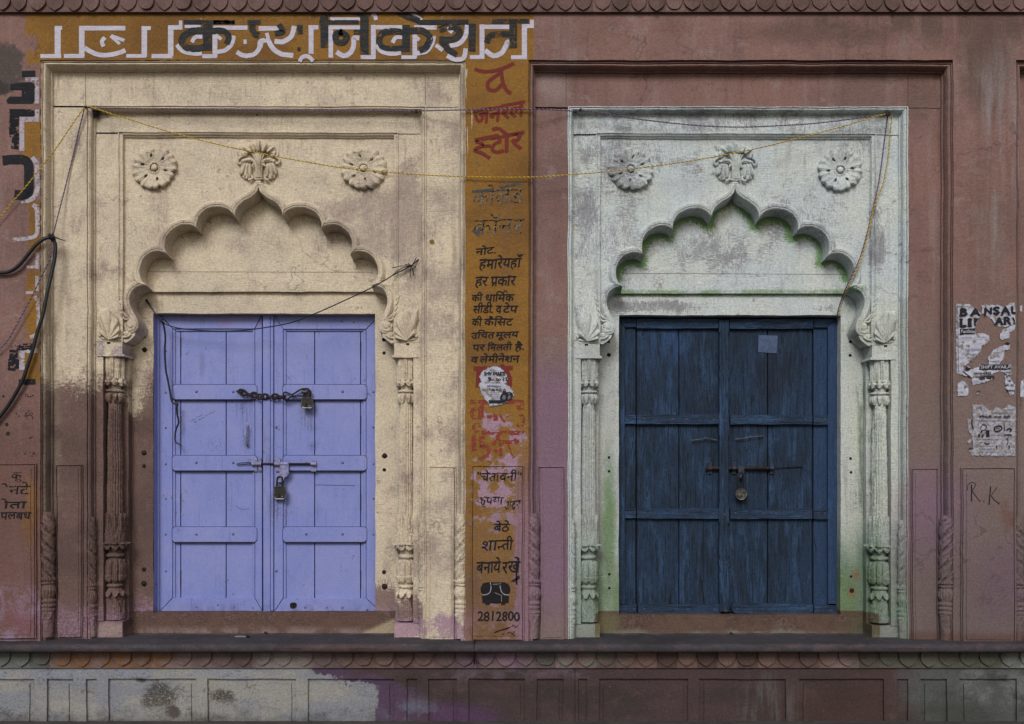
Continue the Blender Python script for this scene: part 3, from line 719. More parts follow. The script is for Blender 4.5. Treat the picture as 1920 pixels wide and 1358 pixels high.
# --- ledge, frieze, plinth
ledge = MB()
prof = [(140, 0), (-27, 0.5), (-32, 1.2), (-35.5, 3.5), (-37, 7), (-36.5, 12), (-34, 15.5), (-30, 17), (-6, 17)]
rows = []
UL = [-700] + list(range(-100, 2100, 22)) + [2700]
for d, dv in prof:
    r = []
    for u in UL:
        p = W(u, 1201.5, 0); jz = (mnoise.noise(Vector((u * 0.02, dv * 0.2, 0))) * 1.3) if dv > 0.3 else 0
        r.append(Vector((p.x, (d + jz) * S, p.z - (dv + jz * 0.5) * S)))
    rows.append(r)
ledge.grid(rows)
LEDGE = ledge.build('stone_ledge', LDG, B, smooth=True)
mb = MB()
lobes(mb, -340, 37.85, 72, 1219, 1250.0, 34.6, -8.6, -3)
mb.box(-700, 2700, 1216, 1252.5, -4.5, 20)
mb.build('lobed_frieze', FRZ, B, bevel=0.8)
pl = MB()
pans = [(-60, 64), (88, 137), (161, 182), (203, 367), (389, 555), (577, 739), (762, 782), (803, 857), (878, 984), (1006, 1057), (1084, 1100), (1123, 1290), (1311, 1474), (1498, 1658), (1682, 1703), (1726, 1776), (1799, 1907), (1930, 2000)]
tz = lambda u: 1273.0
u = -700.0
for a, b_ in pans:
    pl.box(u, a, 1252, 1420, 0, 12); u = b_
    pl.box(a, b_, 1252, 1273, 0, 12)
    w = b_ - a
    pl.box(a, b_, 1273, 1420, 5.5, 12)
    if w > 40:
        i = 9 if w > 90 else 8
        pl.box(a + i, b_ - i, 1273 + 9, 1420, 2.6, 8)
pl.box(u, 2700, 1252, 1420, 0, 12)
pl.box(-700, 2700, 1420, 1450, -8, 12)
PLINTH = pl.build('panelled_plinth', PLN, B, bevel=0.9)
mb = MB(); mb.box(1077.6, 1078.6, 1252, 1420, -0.4, 4); mb.build('joint_crack', DARK, B)
mb = MB(); mb.box(888.2, 889.0, 1204, 1250, -38.5, 0); mb.build('joint_crack', DARK, B)

# ================================================================== carved columns
def lerp(a, b, t): return a + (b - a) * t
def table(tb, x):
    if x <= tb[0][0]: return tb[0][1]
    for (a, ya), (b, yb) in zip(tb, tb[1:]):
        if x <= b: return lerp(ya, yb, (x - a) / (b - a))
    return tb[-1][1]
def petal(th, n, ph=0.0):
    p = (th * n / (2 * math.pi) + ph) % 1.0
    return abs(2 * p - 1)          # 0 at the petal's middle, 1 between petals
def column_r(v, th):
    """main column: radius in units at height v and angle th"""
    base = table([(668, 15), (690, 13.5), (712, 14), (716, 14), (722, 11.5), (728, 12), (737, 12.5), (738, 13), (757, 12.2), (960, 15.0), (1030, 15.5), (1040, 13), (1056, 13.5), (1095, 13), (1105, 12), (1122, 14), (1165, 14.5)], v)
    r = base
    q8 = petal(th, 9); q16 = petal(th, 18)
    if v < 714:                                   # leaves flaring out of the capital
        lf = petal(th, 9, 0.5)
        r += 2.4 * (1 - lf ** 3) + 0.7 * math.cos(th * 36) + 1.2 * math.sin((v - 668) / 46 * math.pi) * (1 - lf)
    if 708 <= v <= 727:                           # scalloped cup
        top = 710 + 6.5 * q8 ** 1.5; bot = 719 + 6.5 * (1 - q8 ** 1.7)
        if top < v < bot:
            t = (v - top) / (bot - top); r += 5.5 * (math.sin(min(1, t * 1.15) * math.pi * 0.55) ** 0.7) + 1.5 * (1 - q8)
        elif v >= bot: r += 0.8 * (1 - q16)
    if 727 < v <= 731: pass
    if 731 < v <= 738: r += 4.2 * math.sin((v - 731) / 7 * math.pi) ** 0.6
    if 738 < v < 760:                             # hanging petals
        tip = 743 + 15 * (1 - q8 ** 1.6)
        if v < tip: r += 4.6 * (0.55 + 0.45 * math.sin((v - 738) / max(6, (tip - 738)) * math.pi)) * (1 - q8 ** 4) + 0.5 * math.cos(th * 27)
    if 757 <= v < 1000: r += 0.9 * math.cos(th * 18) * min(1, (v - 757) / 20) * (1 if v < 968 else 0.4)
    if 962 < v < 1024:                            # tall sheath leaves
        tp = 966 + 26 * q8 ** 1.3
        if v > tp: r += 1.6 + 1.6 * (1 - q8 ** 2) + 0.5 * math.cos(th * 45)
        tp2 = 996 + 20 * petal(th, 9, 0.5) ** 1.2
        if v > tp2: r += 1.3 * (1 - petal(th, 9, 0.5) ** 3)
    if 1018 <= v <= 1038:
        top = 1020 + 7 * q8 ** 1.4; bot = 1028 + 7 * (1 - q8 ** 1.7)
        if top < v < bot: r += 6.0
    if 1041 < v < 1050: r += 3.2 * math.sin((v - 1041) / 9 * math.pi) ** 0.6
    if 1052 < v < 1100:                           # bulb of petals
        tp = 1052 + 6 * q8 ** 1.2
        bt = 1090 + 7 * (1 - q8 ** 1.7)
        if tp < v < bot_safe(bt):
            r += 4.8 * math.sin(min(1, max(0, (v - 1050) / 46)) * math.pi) ** 0.45 * (1 - 0.75 * q8 ** 6) + 0.35 * math.cos(th * 36)
            if v > 1082: r += 1.6
    if 1098 < v < 1106: r += 3.2 * math.sin((v - 1098) / 8 * math.pi) ** 0.6
    if 1106 <= v < 1126:
        bot = 1115 + 8 * (1 - q8 ** 1.7)
        if v < bot: r += 1 + 5.0 * ((v - 1106) / (bot - 1106)) ** 1.6
    if v >= 1122:
        k = petal(th, 4, 0.25); r += 2.6 * (1 if (v - 1122) / 43 > k ** 1.3 * 0.95 else 0.2) + 0.4 * math.cos(th * 30)
    return base - 0.8 + (r - base) * 1.45
def bot_safe(x): return x
def carve(mb, cx, cy, fn, v0, v1, step, ang0, ang1, n, d_for_v):
    rows = []
    v = v0
    while v <= v1 + 1e-6:
        z = W(960, v, d_for_v).z - (cx * DROP)
        r = []
        for j in range(n):
            th = lerp(ang0, ang1, j / (n - 1)); q = (fn(v, th) + 0.9 * mnoise.noise(Vector((cx / S * 0.13 + th * 3, v * 0.16, 1.0))) + 0.5 * mnoise.noise(Vector((cx / S * 0.3 + th * 7, v * 0.45, 6.0)))) * S
            r.append(Vector((cx + q * math.sin(th), cy - q * math.cos(th), z)))
        rows.append(r); v += step
    mb.grid(rows)
def colonnette_r(v, th, s=1.0, vs=0.0):
    x = v - vs
    r = 9.2
    if x < 0: return 8.6 + 0.5 * math.cos(th * 6)
    if x < 120:                                    # spiral acanthus
        ph = (x / 27.0 - s * th / 2.2)
        f = ph % 1.0
        r += 3.0 * (1 - f) ** 0.8 - 0.8 + 0.5 * math.cos(f * 18.0) * (1 - f)
        if f > 0.90: r -= 1.8
        r += 0.7 * math.sin(x * 0.42 - s * th * 4.0) * f
        if x < 10: r = lerp(8.6, r, x / 10)
    elif x < 132:
        r += 1.8 + 0.9 * math.cos(th * 18) * (1 if x < 126 else 0.3) - (2.5 if 126 < x < 128 else 0)
    elif x < 160:
        t = (x - 132) / 28
        r += 2.8 * math.sin(t * math.pi) - 0.4 + 0.7 * math.cos(th * 18) * math.sin(t * math.pi)
    elif x < 185:
        t = (x - 160) % 8.3
        r += 2.2 * math.sin(t / 8.3 * math.pi) ** 0.6 - 0.6 + 0.5 * math.cos(th * 20)
    elif x < 205:
        t = (x - 185) / 20
        r += 1.5 * (1 - t) + 1.0 * math.cos(th * 6 + t * 3) * (1 - t)
    else: r = 9.0
    return r

# ================================================================== the doorways
SEG = [[(1862, 40), (1848, 78), (1812, 112), (1760, 142), (1718, 178), (1698, 215), (1690, 252)],
       [(1690, 252), (1655, 212), (1598, 188), (1530, 190), (1470, 213), (1430, 255), (1414, 298), (1412, 338)],
       [(1412, 338), (1375, 316), (1318, 312), (1260, 333), (1212, 375), (1190, 430), (1190, 490), (1202, 524)],
       [(1202, 524), (1150, 503), (1092, 510), (1042, 545), (1012, 600), (1003, 660), (1020, 712), (1050, 748)],
       [(1050, 748), (1000, 755), (960, 780), (938, 822), (936, 872), (955, 930), (985, 985), (1000, 1030), (990, 1068), (958, 1092), (920, 1090), (896, 1066)]]
SEGP = [[(x / 3.836, 340 + y / 3.836) for x, y in s] for s in SEG]
BAND = [(-0.6, 86, 5.0), (0, 47, 0), (0, 43, 0), (1.6, 41.3, 0), (3.2, 41.8, 0), (4.2, 40, 0), (8.0, 39.2, 0), (10.5, 41, 0), (11.5, 43.5, 0), (12.6, 44, 0), (13.0, 50, 0)]
def arch_rows(seg, first, last, prevn, nextn):
    P = cr([(p[0], p[1], 0) for p in seg], 7)
    N = len(P); T = []
    for i in range(N):
        t = P[min(i + 1, N - 1)] - P[max(i - 1, 0)]; T.append(t.normalized())
    nr = [Vector((-t.y, t.x, 0)) for t in T]
    rows = []
    for o, d, dy in BAND:
        r = []
        for i in range(N):
            q = P[i] + nr[i] * o
            for end, bis in ((0, prevn), (N - 1, nextn)):
                if bis is None: continue
                b = bis; p0 = P[end]
                ref = P[N // 2] - p0
                s0 = b.x * ref.y - b.y * ref.x; s1 = b.x * (q - p0).y - b.y * (q - p0).x
                if s0 * s1 < 0 or i == end: q = p0 + b * max(0.0, (q - p0).dot(b)) if i != end else p0 + b * (o / max(0.85, nr[i].dot(b)))
            r.append((q.x, q.y + dy, d))
        rows.append(r)
    return rows, nr
def arch_data():
    prep = []
    for s in SEGP:
        P = cr([(p[0], p[1], 0) for p in s], 7)
        t0 = (P[1] - P[0]).normalized(); t1 = (P[-1] - P[-2]).normalized()
        prep.append((Vector((-t0.y, t0.x, 0)), Vector((-t1.y, t1.x, 0))))
    allr = []
    for i, s in enumerate(SEGP):
        pv = Vector((0, -1, 0)) if i == 0 else (prep[i - 1][1] + prep[i][0]).normalized()
        nx = (prep[i][1] + prep[i + 1][0]).normalized() if i < len(SEGP) - 1 else None
        allr.append(arch_rows(s, i == 0, nx is None, pv, nx)[0])
    return allr
ARCH = arch_data()
def AW(u, v, d, off, mir=False):
    p = W(u, v, 44, off, mir); p.y = d * S
    return p

def lobe(mb, cu, cv, a, b, rot, h, d, flutes=0, fl=0.8, edge=0.0, n=28, m=9, skew=0.0):
    """a carved rounded leaf: raised ellipse with flutes running along its long (b) axis"""
    rows = []
    for i in range(m):
        t = i / (m - 1)
        r = []
        for j in range(n):
            an = 2 * math.pi * j / n
            k = 1 + edge * math.cos(an * 9)
            x = a * t * k * math.cos(an); y = b * t * k * math.sin(an)
            x *= 1 + skew * y / b
            hh = h * max(0, 1 - t ** 4) ** 0.5
            if flutes: hh += fl * math.cos(flutes * math.pi * x / a) * (1 - t ** 6) * h * 0.25
            c, s_ = math.cos(rot), math.sin(rot)
            r.append(mb.W(cu + x * c - y * s_, cv + x * s_ + y * c, d - hh))
        rows.append(r)
    mb.grid(rows, True)
def tubeuv(mb, pts, r, d, n=8, sm=5, h=None):
    P = cr([(p[0], p[1], p[2] if len(p) > 2 else d) for p in pts], sm)
    N = len(P)
    rr = [(table(r, i / (N - 1)) if isinstance(r, list) else r) * S for i in range(N)]
    mb.tube([mb.W(p.x, p.y, p.z) for p in P], rr, n)

def rosette(mb, cu, cv, d, rad, spin=0.2):
    n, m = 168, 30
    rows = []
    for i in range(m):
        t = i / (m - 1)
        r = []
        for j in range(n):
            an = 2 * math.pi * j / n
            p = ((an - spin) * 6 / (2 * math.pi)) % 1.0; q = abs(2 * p - 1)      # 0 mid petal
            sp = 2 * p - 1
            wv = 0.06 * math.sin(an * 2 + spin * 11) + 0.04 * math.sin(an * 5 + spin * 7)
            l3 = abs(math.cos(sp * 1.5 * math.pi * 0.98))
            out = rad * (1 - 0.11 * q ** 7 - 0.05 * (1 - l3) - 0.02 * (1 - abs(math.sin(an * 15))) + wv * 0.5)
            rr = t * out
            x = rr / rad
            if x < 0.15: h = 8.5 * math.sqrt(max(0, 1 - (x / 0.15) ** 2)) * 0.8 + 3.2
            elif x < 0.19: h = 0.9
            elif x < 0.28: h = 6.0 + 0.7 * math.cos(an * 18)
            else:
                y = (x - 0.28) / 0.72
                h = 5.0 + 4.0 * math.sin(y * 2.7) + 1.6 * l3 * y + 0.9 * math.cos((an - spin) * 36) * y + 0.9 * math.cos(an * 3 + spin * 5) * y
                h -= 0.9 * max(0, 1 - abs(sp) / 0.10) * (1 - y * 0.6)
                h -= 2.2 * max(0, (q - 0.92) / 0.08) * max(0, 1 - abs(y - 0.45) * 1.6)
                h += 2.4 * math.exp(-((t - 0.84) / 0.085) ** 2) * (0.4 + 0.6 * l3) * (0.6 + 0.5 * math.sin(an * 4 + spin * 9))
                h -= 1.4 * (1 - l3) ** 3 * y
                hole = ((x - 0.52) / 0.075) ** 2 + ((1 - q) * x * 0.52 / 0.05) ** 2
                if hole < 1: h = 0.2
                if t > 0.90: h *= lerp(1, 0.72, (t - 0.90) / 0.10)
                if t >= 0.999: h = 0.0
            r.append(mb.W(cu + rr * math.cos(an), cv + rr * math.sin(an), d - max(0.0, h) - (0.0 if t >= 0.999 else 0.3)))
        rows.append(r)
    rows.append([Vector((p.x, (d + 1) * S, p.z)) for p in rows[-1]])
    mb.grid(rows, True)

def finial(mb, d):
    c = 484.5
    for sgn in (1, -1):
        q = lambda x: c + sgn * x
        lobe(mb, q(10.5), 277, 6.4, 10.5, sgn * 0.38, 12, d, 1, fl=1.4)
        lobe(mb, q(22), 280, 9.0, 10.0, sgn * 0.9, 9, d, 2, fl=1.4, edge=0.06)
        lobe(mb, q(29), 289, 9.5, 7.0, sgn * 0.35, 7.5, d, 2, fl=1.4, edge=0.06)
        tubeuv(mb, [(q(4), 318), (q(6), 307), (q(13), 299.5), (q(24), 300), (q(31), 303)], [(0, 2.4), (0.5, 3.0), (1, 3.4)], d - 7)
        tubeuv(mb, [(q(33), 294), (q(39), 299), (q(39), 305), (q(34.5), 307), (q(32.5), 304)], [(0, 2.6), (1, 1.8)], d - 5)
        for a, (x, y), L in ((0.55, (29.5, 316), 14), (0.22, (23.5, 319), 16), (-0.12, (16.5, 319), 14.5)):   # drooping leaf of three fingers
            lobe(mb, q(x), y, 5.6, L, -sgn * a * 0.6, 8.5, d, 1, fl=1.2)
        lobe(mb, q(22.5), 330, 9.5, 7.0, 0, 7, d, 2, fl=1.2, edge=0.05)
        tubeuv(mb, [(q(4.8), 326), (q(6), 312), (q(9.5), 307), (q(12), 312)], [(0, 1.6), (1, 2.2)], d - 7)
        tubeuv(mb, [(q(19), 337), (q(13), 335), (q(12), 330), (q(15.5), 328), (q(17), 331)], [(0, 2.4), (1, 1.6)], d - 7)
        lobe(mb, q(5), 347.5, 4.2, 7, sgn * -0.3, 6, d - 1)
    lobe(mb, c, 275, 5.6, 11.5, 0, 14, d, 1, fl=1.4)
    lobe(mb, c, 264.5, 3.4, 3.6, 0, 7, d)
    lobe(mb, c, 287, 7.5, 4.6, 0, 9, d)
    rows = []
    for i in range(22):                       # trumpet shaped stem
        t = i / 21; v = 289 + 43 * t
        w = lerp(15.5, 4.6, min(1, t * 1.9) ** 0.5) if t < 0.55 else lerp(4.8, 7.2, (t - 0.55) / 0.45)
        r = []
        for j in range(25):
            a = math.pi * j / 24 - math.pi / 2
            hh = (9.5 + 1.0 * math.cos(a * 12)) * max(0.0, math.cos(a)) ** 0.4 + 2.5
            r.append(mb.W(c + w * math.sin(a), v - 2.4 * math.cos(a) * (1 - t), d - hh))
        rows.append(r)
    for r in rows:
        r.insert(0, Vector((r[0].x, d * S, r[0].z))); r.append(Vector((r[-1].x, d * S, r[-1].z)))
    mb.grid(rows)
    lobe(mb, c, 334.5, 10, 4.6, 0, 10, d); lobe(mb, c, 341, 7, 3.4, 0, 9, d)

def shell(mb, d):
    """fan shaped corner leaf on the pilaster head"""
    ap = (203, 640)
    n, m = 60, 16
    rim = [(-1.0, 20), (-0.6, 30), (-0.32, 67), (-0.05, 62), (0.25, 52), (0.6, 38), (0.95, 28), (1.25, 22), (1.5, 17)]
    rows = []
    for i in range(m):
        t = i / (m - 1); r = []
        for j in range(n):
            an = lerp(-1.0, 1.5, j / (n - 1)); R_ = table(rim, an)
            sc = 1 - 0.075 * abs(math.sin(an * 7)) ** 0.8 * max(0, (t - 0.5) * 2)
            x = ap[0] + R_ * t * sc * math.sin(an); y = ap[1] - 3 - R_ * t * sc * math.cos(an)
            h = 3.6 + 5.4 * math.sin(t * 2.4) + 2.4 * math.cos(an * 15) * min(1, t * 1.4)
            if -0.40 < an < -0.24: h -= 1.6
            if i == m - 1: h = 0
            x = max(x, 182.5)
            r.append(mb.W(x, y, d - h))
        rows.append(r)
    mb.grid(rows)
    lobe(mb, 187, 628, 3.2, 5, 0.1, 4, d)
    lobe(mb, 196, 635.5, 9, 2.2, 0.15, 3, d); lobe(mb, 221, 632, 6, 3.4, -0.3, 4.5, d)
    tubeuv(mb, [(184.5, 590), (187, 608), (196, 625), (212, 636)], 1.2, d - 3.0)

def leaf_sprig(mb, d):
    for i, (u, v) in enumerate(((221, 556), (223, 566), (225, 577), (227, 588))):
        lobe(mb, u, v, 1.8, 6.0, -0.55, 2.6, d)

def doorway(i, mat, off, label):
    # frames and fields
    mb = MB(off)
    fmat = OUT if i else mat
    if i == 0:
        frame(mb, (75.6, 112), (101, 136), 0, 25, P1, BOT)
        A = mb.build('doorway_surround', mat, B)
    else:
        frame(mb, (75.6, 112), (101, 136), 0, 25, P1, BOT)
        A = mb.build('doorway_surround', OUT, B)
    A['label'] = label
    mb = MB(off); mb.plate(99, 861, 130, 202, 25); mb.build('head_field', fmat, A)
    for mir in (False, True):
        m2 = MB(off, mir)
        m2.plate(99, 164, 199, BOT, 25)
        m2.build('side_field', fmat, A)
        m2 = MB(off, mir)
        m2.box(107.5, 151.5, 874, 1195, 19.5, 26)
        m2.box(112, 147, 878.5, 1190.5, 18.2, 24)
        for q in ((104.3, 106.1, 870.8, 1195), (152.9, 154.7, 870.8, 1195), (106.1, 152.9, 870.8, 872.6)): m2.box(*q, 21.5, 26)
        m2.build('raised_panel', fmat, A, bevel=0.7)
    m2 = MB(off); frame(m2, (162, 198), (180, 213), 25, 40, P2, BOT); m2.build('inner_moulding', mat, A)
    # field B with the pilaster strips
    m2 = MB(off)
    xl = 179
    m2.plate(179, 792, 207, 252, 40)
    m2.build('head_field', mat, A)
    for mir in (False, True):
        m2 = MB(off, mir)
        m2.prism([(179, 249), (230, 249), (230, 641.5), (179, 641.5)], 40, 54)
        p = W(229, 640, 40)
        m2.prism([(179, 641), (229, 641), (229, 668), (179, 668)], 40, 91)
        m2.prism([(185, 664), (231, 664), (233, 668.5), (183, 668.5)], 38, 91)
        m2.plate(179, 193.5, 668, 1166, 40)
        a = m2.W(193.5, 668, 40); c = m2.W(193.5, 1166, 40)
        m2.face([m2.add(v) for v in (a, Vector((a.x, 72 * S, a.z)), Vector((c.x, 72 * S, c.z)), c)])
        a2 = m2.W(229, 668, 40); c2 = m2.W(229, 1166, 40)
        m2.face([m2.add(v) for v in (Vector((a.x, 72 * S, a.z)), Vector((a2.x, 72 * S, a2.z)), Vector((c2.x, 72 * S, c2.z)), Vector((c.x, 72 * S, c.z)))])
        m2.face([m2.add(v) for v in (Vector((a2.x, 72 * S, a2.z)), Vector((a2.x, 91 * S, a2.z)), Vector((c2.x, 91 * S, c2.z)), Vector((c2.x, 72 * S, c2.z)))])
        m2.prism([(179, 1165), (229.5, 1165), (229.5, BOT), (179, BOT)], 40, 91)
        m2.build('pilaster', mat, A)
        # mortice in the block and the carved column
        m2 = MB(off, mir); m2.flat([(200.5, 641.5), (207, 641.5), (207, 645), (200.5, 645)], 39.6); m2.build('mortice', DARK, A)
        m2 = MB(off, mir)
        cx = m2.W(208.5, 900, 40).x; cy = (40 + 19) * S
        carve(m2, cx, cy, column_r, 668, 1166, 1.0, R(-112), R(112), 73, 40)
        m2.build('carved_column', mat, A, smooth=True, auto=R(60))
        m2 = MB(off, mir); shell(m2, 40.2); m2.build('shell_carving', mat, A, smooth=True)
        m2 = MB(off, mir); leaf_sprig(m2, 40); m2.build('leaf_sprig', mat, A, smooth=True)
        # scroll and bracket below the arch foot
        m2 = MB(off, mir)
        lobe(m2, 244.5, 607.5, 7.5, 8.5, 0, 7, 45)
        tubeuv(m2, [(229, 588, 43), (234, 598, 42), (243, 599, 42), (250, 605, 41), (249, 615, 41), (241, 619, 41), (236, 614, 42), (235, 606, 43)], [(0, 1.6), (0.4, 2.4), (1, 1.4)], 42)
        tubeuv(m2, [(231, 584, 42), (236, 592, 41), (245, 597, 41)], [(0, 0.8), (0.5, 2.2), (1, 1.0)], 41)
        lobe(m2, 238, 626, 8, 5, 0.25, 5, 45, 2, edge=0.1)
        tubeuv(m2, [(230, 632, 42), (238, 631, 41), (246, 626, 42)], [(0, 2.6), (1, 1.5)], 41)
        m2.prism([(228.5, 641), (230, 633), (238, 627), (254, 624), (252, 630), (243, 638), (236, 642.5)], 44, 88)
        m2.build('arch_scroll', mat, A, smooth=True, auto=R(35))
        # small twisted colonnettes on the mouldings
        for (u, d, vs, sc) in ((89, 13, 966, 1.28), (170.5, 33, 976, 0.93)):
            mt = OUT if (i and u < 100) else mat
            m2 = MB(off, mir)
            cx = m2.W(u, 1000, d).x; cyy = (d + 1.0) * S
            sg = -1 if mir else 1
            carve(m2, cx, cyy, lambda v, th: sc * colonnette_r(v, th, sg, vs), vs - 3, 1197, 1.2, R(-92), R(92), 33, d)
            m2.build('carved_colonnette', mt, A, smooth=True, auto=R(60))
    m2 = MB(off); frame(m2, (222, 247), (234, 258.5), 40, 48, P3, 562); m2.build('panel_moulding', mat, A)
    # spandrel plate
    left = []
    for rr in ARCH: left += [(p[0], p[1]) for p in rr[5]]
    left = [p for p in left if p[1] < 640]
    def bottom(u):
        best = 634.0
        for (a0, b0), (a1, b1) in zip(left, left[1:]):
            if (a0 - u) * (a1 - u) <= 0 and a0 != a1: best = min(best, b0 + (b1 - b0) * (u - a0) / (a1 - a0))
        return best
    m2 = MB(off)
    us = [226 + (486.0 - 226) * n_ / 150 for n_ in range(151)]
    for side in (False, True):
        top = []; bot = []
        for u in us:
            p = AW(u, 254, 48, off, side); q = AW(u, bottom(min(u, left[0][0] - 0.01)), 48, off, side)
            if u >= 485.9: p.x = q.x = (XC + off) * S
            q.x = p.x
            top.append(p); bot.append(q)
        m2.grid([top, bot])
    m2.build('spandrel', mat, A)
    # arch band and reveal
    m2 = MB(off)
    for rr in ARCH:
        for mir in (False, True):
            m2.grid([[AW(u, v, d, off, mir) for (u, v, d) in r] for r in rr])
    m2.build('scalloped_arch', mat, A, smooth=True, auto=R(38))
    # tympanum with the strip of old colour along the arch
    m2 = MB(off)
    back = []
    for rr in ARCH[:4]:
        back += rr[0]
    Lb = [AW(u, v, 82, off, False) for u, v, d in back if v < 538]; Rb = [AW(u, v, 82, off, True) for u, v, d in back if v < 538]
    ring = Lb[::-1] + Rb
    cen = W(486, 500, 82, off); cen.x = (XC + off) * S
    def inner(p, k): return p + (cen - p).normalized() * min(k * S, (cen - p).length * 0.9)
    zb = W(486, 547, 82, off).z
    nx, nz = 150, 76
    xa = W(250, 500, 82, off).x; xb = 2 * (XC + off) * S - xa; za = W(486, 340, 82, off).z
    m2.grid([[Vector((lerp(xa, xb, q_ / nx), 82 * S, lerp(za, zb, r_ / nz))) for q_ in range(nx + 1)] for r_ in range(nz + 1)])
    e0 = W(255, 547, 82, off); e1 = W(255, 547, 82, off, True)
    # lower strip and its soffit
    q = [Vector((e0.x, 81.9 * S, W(486, 536, 82, off).z)), Vector((e1.x, 81.9 * S, W(486, 536, 82, off).z)), Vector((e1.x, 81.9 * S, zb)), Vector((e0.x, 81.9 * S, zb))]
    m2.prism3(q, 91)
    T = m2.build('tympanum', mat, A)
    at = T.data.attributes.new('old_green', 'FLOAT', 'POINT')
    if i:
        lp = WLOC[A.name]
        for k, vx in enumerate(T.data.vertices):
            p = vx.co + lp
            dd = min((p - r).length for r in ring) / S
            at.data[k].value = max(0.0, 1 - dd / 25.0) * min(1.0, max(0.0, (p.z - zb) / S - 14) / 14.0)
    # lintel, jambs
    m2 = MB(off)
    xi = W(287.5, 600, 90).x + off * S; xo = W(703.5, 600, 90).x + off * S
    xL = W(226, 600, 90).x + off * S; xR = 2 * (XC + off) * S - xL
    zt = W(486, 528, 90, off).z; zd = W(495, 588, 90, off).z; zs = W(495, 1148.5, 90, off).z; zb2 = W(495, BOT, 90, off).z; zg = W(486, 560, 90, off).z
    xs = [xL, xi, xo, xR]; zsx = [zt, zg, zd, zs, zb2]
    V = {}
    y = 90 * S
    gvals = [1.0, 0.0, 0.0, 0.0, 0.0]
    gidx = {}
    for a_ in range(4):
        for b_ in range(5): V[a_, b_] = m2.add((xs[a_], y, zsx[b_])); gidx[V[a_, b_]] = gvals[b_]
    for a_ in range(3):
        for b_ in range(4):
            if a_ == 1 and b_ == 2: continue
            m2.face((V[a_, b_], V[a_ + 1, b_], V[a_ + 1, b_ + 1], V[a_, b_ + 1]))
    # reveal round the door
    for (p, q2) in (((1, 2), (2, 2)), ((1, 2), (1, 3)), ((2, 2), (2, 3)), ((1, 3), (2, 3))):
        A1 = m2.v[V[p]]; B1 = m2.v[V[q2]]
        m2.face([m2.add(A1), m2.add(B1), m2.add((B1.x, 130 * S, B1.z)), m2.add((A1.x, 130 * S, A1.z))])
    J = m2.build('door_jamb', mat, A)
    at = J.data.attributes.new('old_green', 'FLOAT', 'POINT')
    if i:
        for k, vx in enumerate(J.data.vertices):
            zz = vx.co.z + WLOC[A.name].z
            at.data[k].value = 0.9 if abs(zz - zt) < 0.01 else 0.0
    # rosettes and finial
    for mir, sp in ((False, 0.25), (True, 0.75)):
        m2 = MB(off, mir); rosette(m2, 289, 314.5, 48, 42.5, sp + i * 0.4); m2.build('rosette', mat, A, smooth=True, auto=R(60))
    m2 = MB(off); finial(m2, 48); m2.build('leaf_finial', mat, A, smooth=True)
    return A
D1 = doorway(0, CRM, 0.0, 'cream limewashed surround with a scalloped arch and carved columns')
D2 = doorway(1, MNT, NOFF, 'pale mint limewashed surround with green old paint under the arch')
# edge of the next doorway at the right
mb = MB(2 * NOFF)
frame(mb, (75.6, 112), (101, 136), 0, 25, P1, BOT)
N3 = mb.build('next_surround', OUT, B)
mb = MB(2 * NOFF); mb.plate(99, 861, 135, BOT, 25); mb.build('side_field', OUT, N3)
mb = MB(2 * NOFF); cx = mb.W(89, 1000, 13).x
carve(mb, cx, 14 * S, lambda v, th: 1.28 * colonnette_r(v, th, 1, 966), 963, 1197, 1.2, R(-92), R(92), 33, 13)
mb.build('carved_colonnette', OUT, N3, smooth=True, auto=R(60))
# thin joints in the plaster
for u, a, b_, d in ((160, 138, 197, 24.6), (797, 138, 197, 24.6), (1061, 138, 197, 24.6), (1702, 140, 199, 24.6)):
    mb = MB(); mb.flat([(u, a), (u + 0.7, a), (u + 0.9, b_), (u + 0.2, b_)], d); mb.build('plaster_joint', RUST, B)
mb = MB(); mb.flat([(276, 509.4), (700, 510.4), (700, 511.0), (276, 510.0)], 81.7); mb.build('plaster_joint', RUST, B)
mb = MB()
mb.flat([(1165, 512.4), (1590, 514.4), (1590, 515.0), (1165, 513.0)], 81.7)
mb.build('plaster_joint', RUST, B)

# bolts and holes in the jambs
def bolts(parent, spots, hole):
    for u, v, r in spots:
        m2 = MB()
        if hole:
            m2.disc(u, v, 89.6, r, 12, 0.08)
            m2.build('bolt_hole', DARK, parent)
        else:
            m2.dome(u, v, 90, r, r * 0.8); m2.disc(u, v, 89.7, r * 1.35, 12, 0.1)
            m2.build('rusty_bolt', RUST, parent, smooth=True)
bolts(D1, [(271, 656, 3.6), (270, 849.5, 3.8), (270, 874, 3.0), (270, 1068, 3.2), (270, 1094.5, 4.2), (721, 855, 3.8), (720.5, 881, 2.6), (720, 1073, 3.0), (721, 1100, 4.2)], False)
bolts(D1, [(271, 632, 2.6), (720, 637, 4.0), (720, 662, 3.2)], True)
bolts(D2, [(1141.6, 641, 2.6), (1141.6, 665.7, 3.8), (1142, 858, 2.6), (1142, 884, 2.6), (1142.5, 1077, 2.6), (1142.5, 1103, 2.6), (1594.5, 641, 3), (1594, 666.5, 3), (1595, 860, 2.6), (1595.6, 886, 2.6), (1596, 1081, 2.6)], True)
bolts(D2, [(1597, 1107.5, 3.4)], False)
for u, v, r in ((6, 743, 2.4), (12.5, 796, 3.6), (15, 813, 4.0), (482, 216, 1.6), (760, 215, 1.6), (1097, 215, 1.8), (1376, 216, 1.4)):
    m2 = MB(); m2.disc(u, v, -0.4 if u < 100 else 39.5, r, 10, 0.15); m2.build('nail_hole', RUST, B)


# ================================================================== doors
def studs(mb, spots, d, r=1.9):
    for u, v in spots: mb.dome(u, v, d, r, 1.1, 8)
